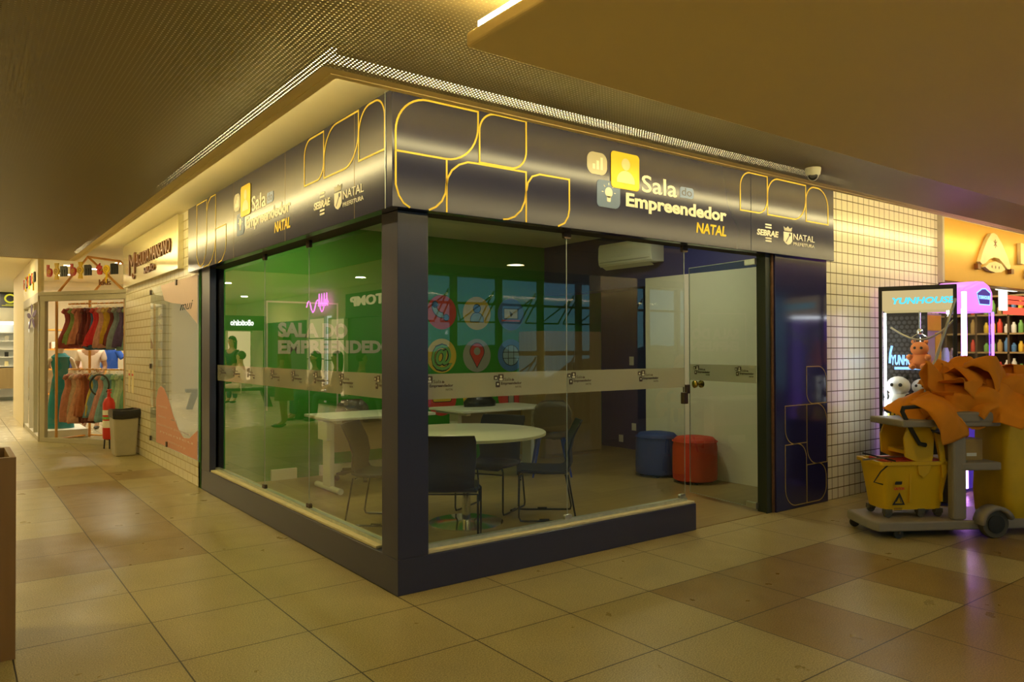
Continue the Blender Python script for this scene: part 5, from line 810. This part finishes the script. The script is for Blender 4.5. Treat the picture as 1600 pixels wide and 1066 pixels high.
# purple arcade machines
def purple(label, x0, y0, wd, dp_, mirrored=False):
    t = thing('arcade_machine', label, 'arcade machine', (x0 + wd / 2, y0 + dp_ / 2, 0)); FA = Fr((x0, y0, 0), (1, 0, 0))
    boxo('cabinet_base', (x0 + .01, y0 + .02, .02), (x0 + wd - .01, y0 + dp_, .80), 'purple_dark', t, .02)
    g = MB(); sh = [(0.02, 1.755), (0, 1.78), (0, 1.95), (.06, 1.985), (.22, 2.02), (.36, 2.06), (.50, 2.065), (.62, 2.03), (.70, 1.96), (wd, 1.88), (wd, 1.78), (wd - .03, 1.755)]; FA.poly(g, sh, -dp_ * .75, dp_ * .75); g.build('head', 'purple_body', t, bevel=.025, seg=3)
    g = MB(); pen = [(.30, 1.94), (.42, 1.985), (.50, 1.99), (.62, 1.95), (.60, 1.83), (.36, 1.83)]; FA.poly(g, pen, .001, .004); g.build('screen', 'purple_dark', t); FA.text('YUNHOUSE', .34, 1.885, .035, 'sign_blue', 'lettering', t, wd=.26, bold=.03, w=.006, ext=.002); g = MB(); FA.stroke(g, pen, .01, .005, .002); g.build('screen_border', 'sign_blue', t)
    for x, r_ in ((x0 + .02, .024), (x0 + wd - .02, .012)):
        g = MB(); g.tube([(x, y0, .05), (x, y0, 1.94 if r_ > .02 else 1.76)], r_, 10); g.build('neon_tube', ('purple_tube_dim' if mirrored else 'purple_tube') if r_ > .02 else 'purple_tube_low', t)
    g = MB(); g.box((x0 + .05, y0 + dp_ - .02, .8), (x0 + wd - .05, y0 + dp_, 1.755)); g.build('back_panel', 'grey_paint', t); g = MB(); g.face([(x0 + .05, y0 + .012, .8), (x0 + wd - .05, y0 + .012, .8), (x0 + wd - .05, y0 + .012, 1.755), (x0 + .05, y0 + .012, 1.755)]); g.build('glass_pane', 'clear_glass', t, fix=False)
    g = MB(); g.box((x0 + .20, y0 + dp_ - .03, 1.58), (x0 + wd - .08, y0 + dp_ - .022, 1.74)); g.box((x0 + .50, y0 + dp_ - .03, 1.0), (x0 + wd - .08, y0 + dp_ - .022, 1.56)); g.build('yellow_poster', 'yellow', t)
    for k in range(6): g = MB(); g.lathe((x0 + .14 + .10 * k, y0 + .22 + .05 * (k % 2), .80), [(.035, 0), (.035, .55 - .05 * (k % 3)), (.02, .60 - .05 * (k % 3))], 12); g.build('prize_tube', 'chrome' if k % 2 else 'steel_blue', t, smooth=True)
    return t
purple('purple glowing arcade machine with rounded head, right of the black claw machine', 5.76, -.62, .70, .5); purple('added unseen purple arcade machine past the right edge, for the pillar streak', 6.42, -1.62, .70, .5, True)  # second machine is added out of view to streak the pillar purple
# janitor cart
CO = Vector((3.528, -1.061, 0)); CU_ = Vector((.85223, -.52318, 0)); CV = Vector((.52318, .85223, 0)); CR = math.atan2(CU_.y, CU_.x)
ct = thing('janitor_cart', 'grey plastic cleaning cart with big rear wheel, parked by the claw machine', 'cart', tuple(CO), CR)
def cb(name, a, b, m, bev=.008, par=None): return boxo(name, a, b, m, par or ct, bev, world=False)
g = MB(); g.loft([[(-.14, -.02, z), (.75, -.02, z), (1.35, -.02, z), (1.35, .44, z), (-.02, .46, z), (-.13, .44, z), (-.165, .10, z)] for z in (.055, .125)]); g.build('base_deck', 'cart_grey', ct, bevel=.012, world=False)
cb('upright', (.44, -.015, .125), (.55, .06, .86), 'cart_grey', .02); cb('upright', (.72, .36, .125), (.78, .42, .86), 'cart_grey', .01); cb('upright', (.44, .36, .125), (.52, .42, .86), 'cart_grey', .01); cb('upright', (1.24, -.015, .125), (1.30, .06, .86), 'cart_grey', .01)
cb('top_tray', (.34, -.03, .845), (1.36, .44, .925), 'cart_grey', .015); cb('shelf_ledge', (.05, -.02, .815), (.82, .42, .865), 'cart_grey', .012); cb('middle_shelf', (.50, -.02, .49), (.82, .42, .55), 'cart_grey', .012); cb('side_panel', (.36, .30, .125), (.46, .34, .60), 'cart_grey', .006)
g = MB(); g.m = Matrix.Translation((.73, -.045, .105)) @ Matrix.Rotation(R(90), 4, 'X'); g.lathe((0, 0, -.03), [(.06, .0), (.10, .0), (.108, .01), (.108, .045), (.10, .055), (.06, .055)], 32); wh = g.build('rear_wheel', 'dark_rubber', ct, smooth=True, world=False)
g = MB(); g.m = Matrix.Translation((.73, -.05, .105)) @ Matrix.Rotation(R(90), 4, 'X'); g.lathe((0, 0, .0), [(.065, 0), (.065, .028), (.02, .032)], 24); g.build('hub', 'rubber', wh, world=False)
g = MB(); g.loft([[(.73 + r_ * math.cos(R(a)), y, .105 + r_ * math.sin(R(a))) for y in (-.10, .0)] for r_, a in [(.135, k) for k in range(20, 181, 16)]], False, False); so = g.build('wheel_arch', 'cart_grey', ct, smooth=True, world=False); sd = so.modifiers.new('s', 'SOLIDIFY'); sd.thickness = .03
for (x, y) in ((.02, 0.01), (-.09, .40), (1.2, .02)):
    g = MB(); g.m = Matrix.Translation((x, y, .035)) @ Matrix.Rotation(R(90), 4, 'X'); g.lathe((0, 0, -.014), [(.012, 0), (.034, 0), (.036, .006), (.036, .022), (.034, .028), (.012, .028)], 20); k = g.build('caster', 'rubber', ct, smooth=True, world=False); g = MB(); g.tube([(x, y - .02, .035), (x + .01, y - .02, .07)], .008, 6); g.tube([(x, y + .02, .035), (x + .01, y + .02, .07)], .008, 6); g.build('fork', 'dark_rubber', k, world=False)
def cw(u, v, z): p = CO + CU_ * u + CV * v; return (p.x, p.y, z)
tag(base(boxo('cardboard_box', (0, 0, 0), (.22, .20, .16), 'card', None, .003), (0, 0, 0)), 'brown cardboard box with white print on the middle shelf of the cart', 'box'); bx_ = bpy.data.objects['cardboard_box']; bx_.location = cw(.54, .10, .55); bx_.rotation_euler = (0, 0, CR); WM[bx_.name] = Matrix.Translation(bx_.location) @ Matrix.Rotation(CR, 4, 'Z')
boxo('white_print', (.09, -.001, .03), (.17, .0, .055), 'white', bx_, 0, world=False)
# mop bucket
bk = thing('mop_bucket', 'yellow mop bucket with caution marks and side-press wringer on the cart deck', 'bucket', cw(.215, .22, .125), CR)
def ring(x0, x1, y0, y1, z, r_=.03): return [(a, b, z) for a, b in rr(x0, y0, x1, y1, r_, r_, r_, r_, 3)]
g = MB(); g.loft([ring(-.22, .22, -.105, .14, .06), ring(-.25, .26, -.13, .17, .30), ring(-.265, .275, -.14, .18, .395), ring(-.285, .295, -.16, .20, .40), ring(-.285, .295, -.16, .20, .425), ring(-.255, .265, -.13, .17, .425), ring(-.22, .24, -.11, .15, .20)]); g.build('bucket_body', 'bucket_yellow', bk, smooth=True, world=False)
for x in (-.05, .20): g = MB(); g.box((x, -.135, .12), (x + .012, -.115, .38)); g.build('side_rib', 'bucket_yellow', bk, world=False)
g = MB(); g.box((-.2, -.10, .41), (.22, .15, .43)); g.build('red_rim', 'dot_red', bk, world=False, bevel=.004)
for (x, y) in ((-.20, -.09), (-.20, .13), (.20, -.09), (.20, .13), (.06, -.09)):
    g = MB(); g.m = Matrix.Translation((x, y, .028)) @ Matrix.Rotation(R(90), 4, 'X'); g.cyl((0, 0, -.012), .027, .024, 16); g.build('caster', 'dark_rubber', bk, world=False)
    cb('caster_fork', (x - .03, y - .022, .03), (x + .03, y + .022, .065), 'dark_rubber', .004, bk)
for y in (-.15, .155): g = MB(); g.loft([[(a, yy, b) for a, b in ((-.0, .42), (.015, .33), (.055, .30), (.10, .34), (.13, .46), (.14, .62), (.10, .68), (.02, .69), (-.06, .70), (-.10, .60), (-.09, .46))] for yy in (y, y + .02)]); g.m = Matrix(); o = g.build('wringer_side', 'bucket_yellow', bk, world=False, bevel=.006)
g = MB(); g.loft([[(.14, y, .64), (.20, y, .62), (.235, y, .34), (.20, y, .30), (.18, y, .45)] for y in (-.16, -.13)]); g.build('wringer_side', 'bucket_yellow', bk, world=False, bevel=.006)
cb('wringer_plate', (-.04, -.13, .47), (.14, .155, .50), 'bucket_yellow', .004, bk); g = MB(); g.tube([(-.02, -.12, .66), (.02, -.12, .55), (.05, -.12, .66), (.09, -.12, .55), (.12, -.12, .66)], .014, 6); g.build('press_spring', 'black', bk, world=False)
g = MB(); g.tube([(.06, -.165, .55), (.01, -.165, .56), (-.07, -.16, .70), (-.12, -.16, .80), (-.11, -.16, .83), (.06, -.16, .84)], .016, 8); g.build('wringer_handle', 'rubber', bk, smooth=True, world=False)
g = MB(); g.tube([(-.20, -.15, .425), (-.29, -.16, .36), (-.34, -.15, .28), (-.27, -.15, .26)], .005, 6); g.tube([(-.16, -.14, .43), (-.34, .0, .475)], .006, 6); g.build('wire_bail', 'black', bk, world=False)
FBk = Fr(Vector(cw(.215, .22, .125)) + CV * -.1225, CU_, Vector((0, 0, 1)) - CV * .13)
FBk.text('CAUTION', -.185, .22, .020, 'dot_red', 'lettering', bk, wd=.08, bold=.04); g = MB(); FBk.stroke(g, [(-.18, .11), (-.14, .19), (-.10, .11)], .012, .001, .001); FBk.stroke(g, [(-.16, .13), (-.14, .17), (-.12, .12)], .006, .001, .001, False); FBk.poly(g, rr(-.18, .26, -.125, .285, .01, 0, .01, 0), .001, .001); FBk.poly(g, rr(-.175, .075, -.11, .08), .001, .001); FBk.poly(g, rr(-.175, .062, -.11, .067), .001, .001); g.build('warning_mark', 'ink', bk)
tag(MB().tube([cw(-.22, .05, .545 + .03), cw(.20, .20, .575), ], .008, 6).build('squeegee_stick', 'handle_metal'), 'thin metal rod lying across the rim of the yellow bucket', 'rod')
md_ = MB(); md_.tube([cw(.30, .30, .56), cw(.39, .35, .82), cw(.735, .35, 1.79)], .011, 10); o = md_.build('wet_mop', 'handle_metal', smooth=True); base(tag(o, 'long metal-handled mop leaning out of the bucket up past the claw machine', 'mop'), cw(.30, .30, .56))
# yellow waste bag
yb_ = thing('waste_bag', 'yellow vinyl waste bag hanging at the rear end of the cleaning cart', 'bag', cw(1.12, .20, .09), CR)
g = MB(); rings = []
for z, s in ((0, .80), (.03, .92), (.2, 1.0), (.45, .96), (.7, .93), (.77, .95)): rings.append([((a * s) + .008 * math.sin(b * 60 + z * 9), b * s + .010 * math.sin(a * 45 + z * 13), z) for a, b in rr(-.25, -.20, .25, .20, .06, .06, .06, .06, 4)])
g.loft(rings); g.build('bag_body', 'bag_yellow', yb_, smooth='full', world=False)
# heap of orange cleaning cloths
def cloth(label, u, v, z, sx, sy, seed, rz, tilt=(0, 0), amp=.05, droop=0.):
    rnd = random.Random(seed); n = 26; fs_ = [(rnd.uniform(0, math.pi), rnd.uniform(9, 26), rnd.uniform(0, 6), rnd.uniform(.4, 1)) for _ in range(4)]; g = MB(); V_ = []
    for i in range(n + 1):
        row = []
        for j in range(n + 1):
            a, b = (i / n - .5), (j / n - .5); x, y = a * sx, b * sy; h = 0
            for (th, fr, ph, am) in fs_:
                w_ = (x * math.cos(th) + y * math.sin(th)) * fr + ph; tri = abs((w_ / math.pi) % 2 - 1); h += am * (tri - .5)
            r_ = math.hypot(a, b) * 2; h = h * amp * 1.35 - droop * max(0, r_ - .35) ** 1.4; row.append(g.b.verts.new((x * (1 - .10 * min(2, abs(h) / .05)) , y * (1 - .1 * r_), h)))
        V_.append(row)
    for i in range(n):
        for j in range(n): g.b.faces.new((V_[i][j], V_[i + 1][j], V_[i + 1][j + 1], V_[i][j + 1]))
    o = g.build('cleaning_cloth', 'cloth_orange', smooth=True, fix=False); o.location = cw(u, v, z); o.rotation_euler = (tilt[0], tilt[1], CR + rz); s_ = o.modifiers.new('s', 'SOLIDIFY'); s_.thickness = .003; tag(o, label, 'cloth', 'orange cloths heaped on the cart'); return o
Cs = [('orange cloth hanging lowest over the near edge of the cart, pointed corner down', .44, .0, .93, .46, .44, 3, .5, (.95, -.1), .05, .10), ('orange cloth spread at the far left of the heap, flat corner towards the wall', .33, .22, .98, .42, .38, 5, .2, (.35, -.25), .045, .06),
      ('orange cloth standing up behind the mop handle', .52, .24, 1.12, .40, .36, 8, 1.0, (.8, .4), .07, .05), ('orange cloth folded at the middle front of the heap', .66, .04, 1.06, .44, .38, 11, -.3, (1.0, .2), .07, .08), ('orange cloth on top of the heap, highest of all', .78, .22, 1.24, .44, .40, 14, .4, (.25, .2), .07, .12),
      ('orange cloth at the right front with a deep crease', .95, .05, 1.08, .44, .38, 17, .1, (.9, -.3), .08, .08), ('orange cloth at the top right of the heap', 1.08, .22, 1.20, .46, .40, 21, -.4, (.3, .35), .07, .12), ('orange cloth lying at the right end of the heap', 1.26, .12, 1.06, .42, .40, 25, .6, (.7, .3), .07, .08), ('orange cloth tucked under the left of the heap', .50, .10, .98, .50, .42, 28, .0, (.6, 0), .06, .06), ('orange cloth flattened under the middle of the heap', .85, .15, .99, .60, .42, 31, .2, (.1, 0), .05, .10), ('orange cloth bunched behind the right of the heap', 1.05, .30, 1.06, .5, .4, 35, .9, (.5, -.2), .09, .05), ('small orange cloth in the middle of the heap with dark fold', .62, .12, 1.15, .34, .30, 39, 1.2, (.7, -.5), .08, .03)]
Cs += [('orange cloth at the very top of the heap, rounded fold', .86, .12, 1.27, .36, .34, 51, .8, (.5, .1), .07, .15), ('orange cloth at the top left behind the mop handle', .62, .34, 1.22, .40, .34, 57, -.5, (.4, -.3), .07, .08), ('orange cloth at the far right top of the heap', 1.24, .24, 1.17, .42, .36, 61, .3, (.5, .5), .08, .10), ('orange cloth in the front centre with a sharp raised ridge', .80, -.02, 1.00, .42, .36, 67, -.8, (1.1, .3), .08, .04)]
for c in Cs: cloth(*c)
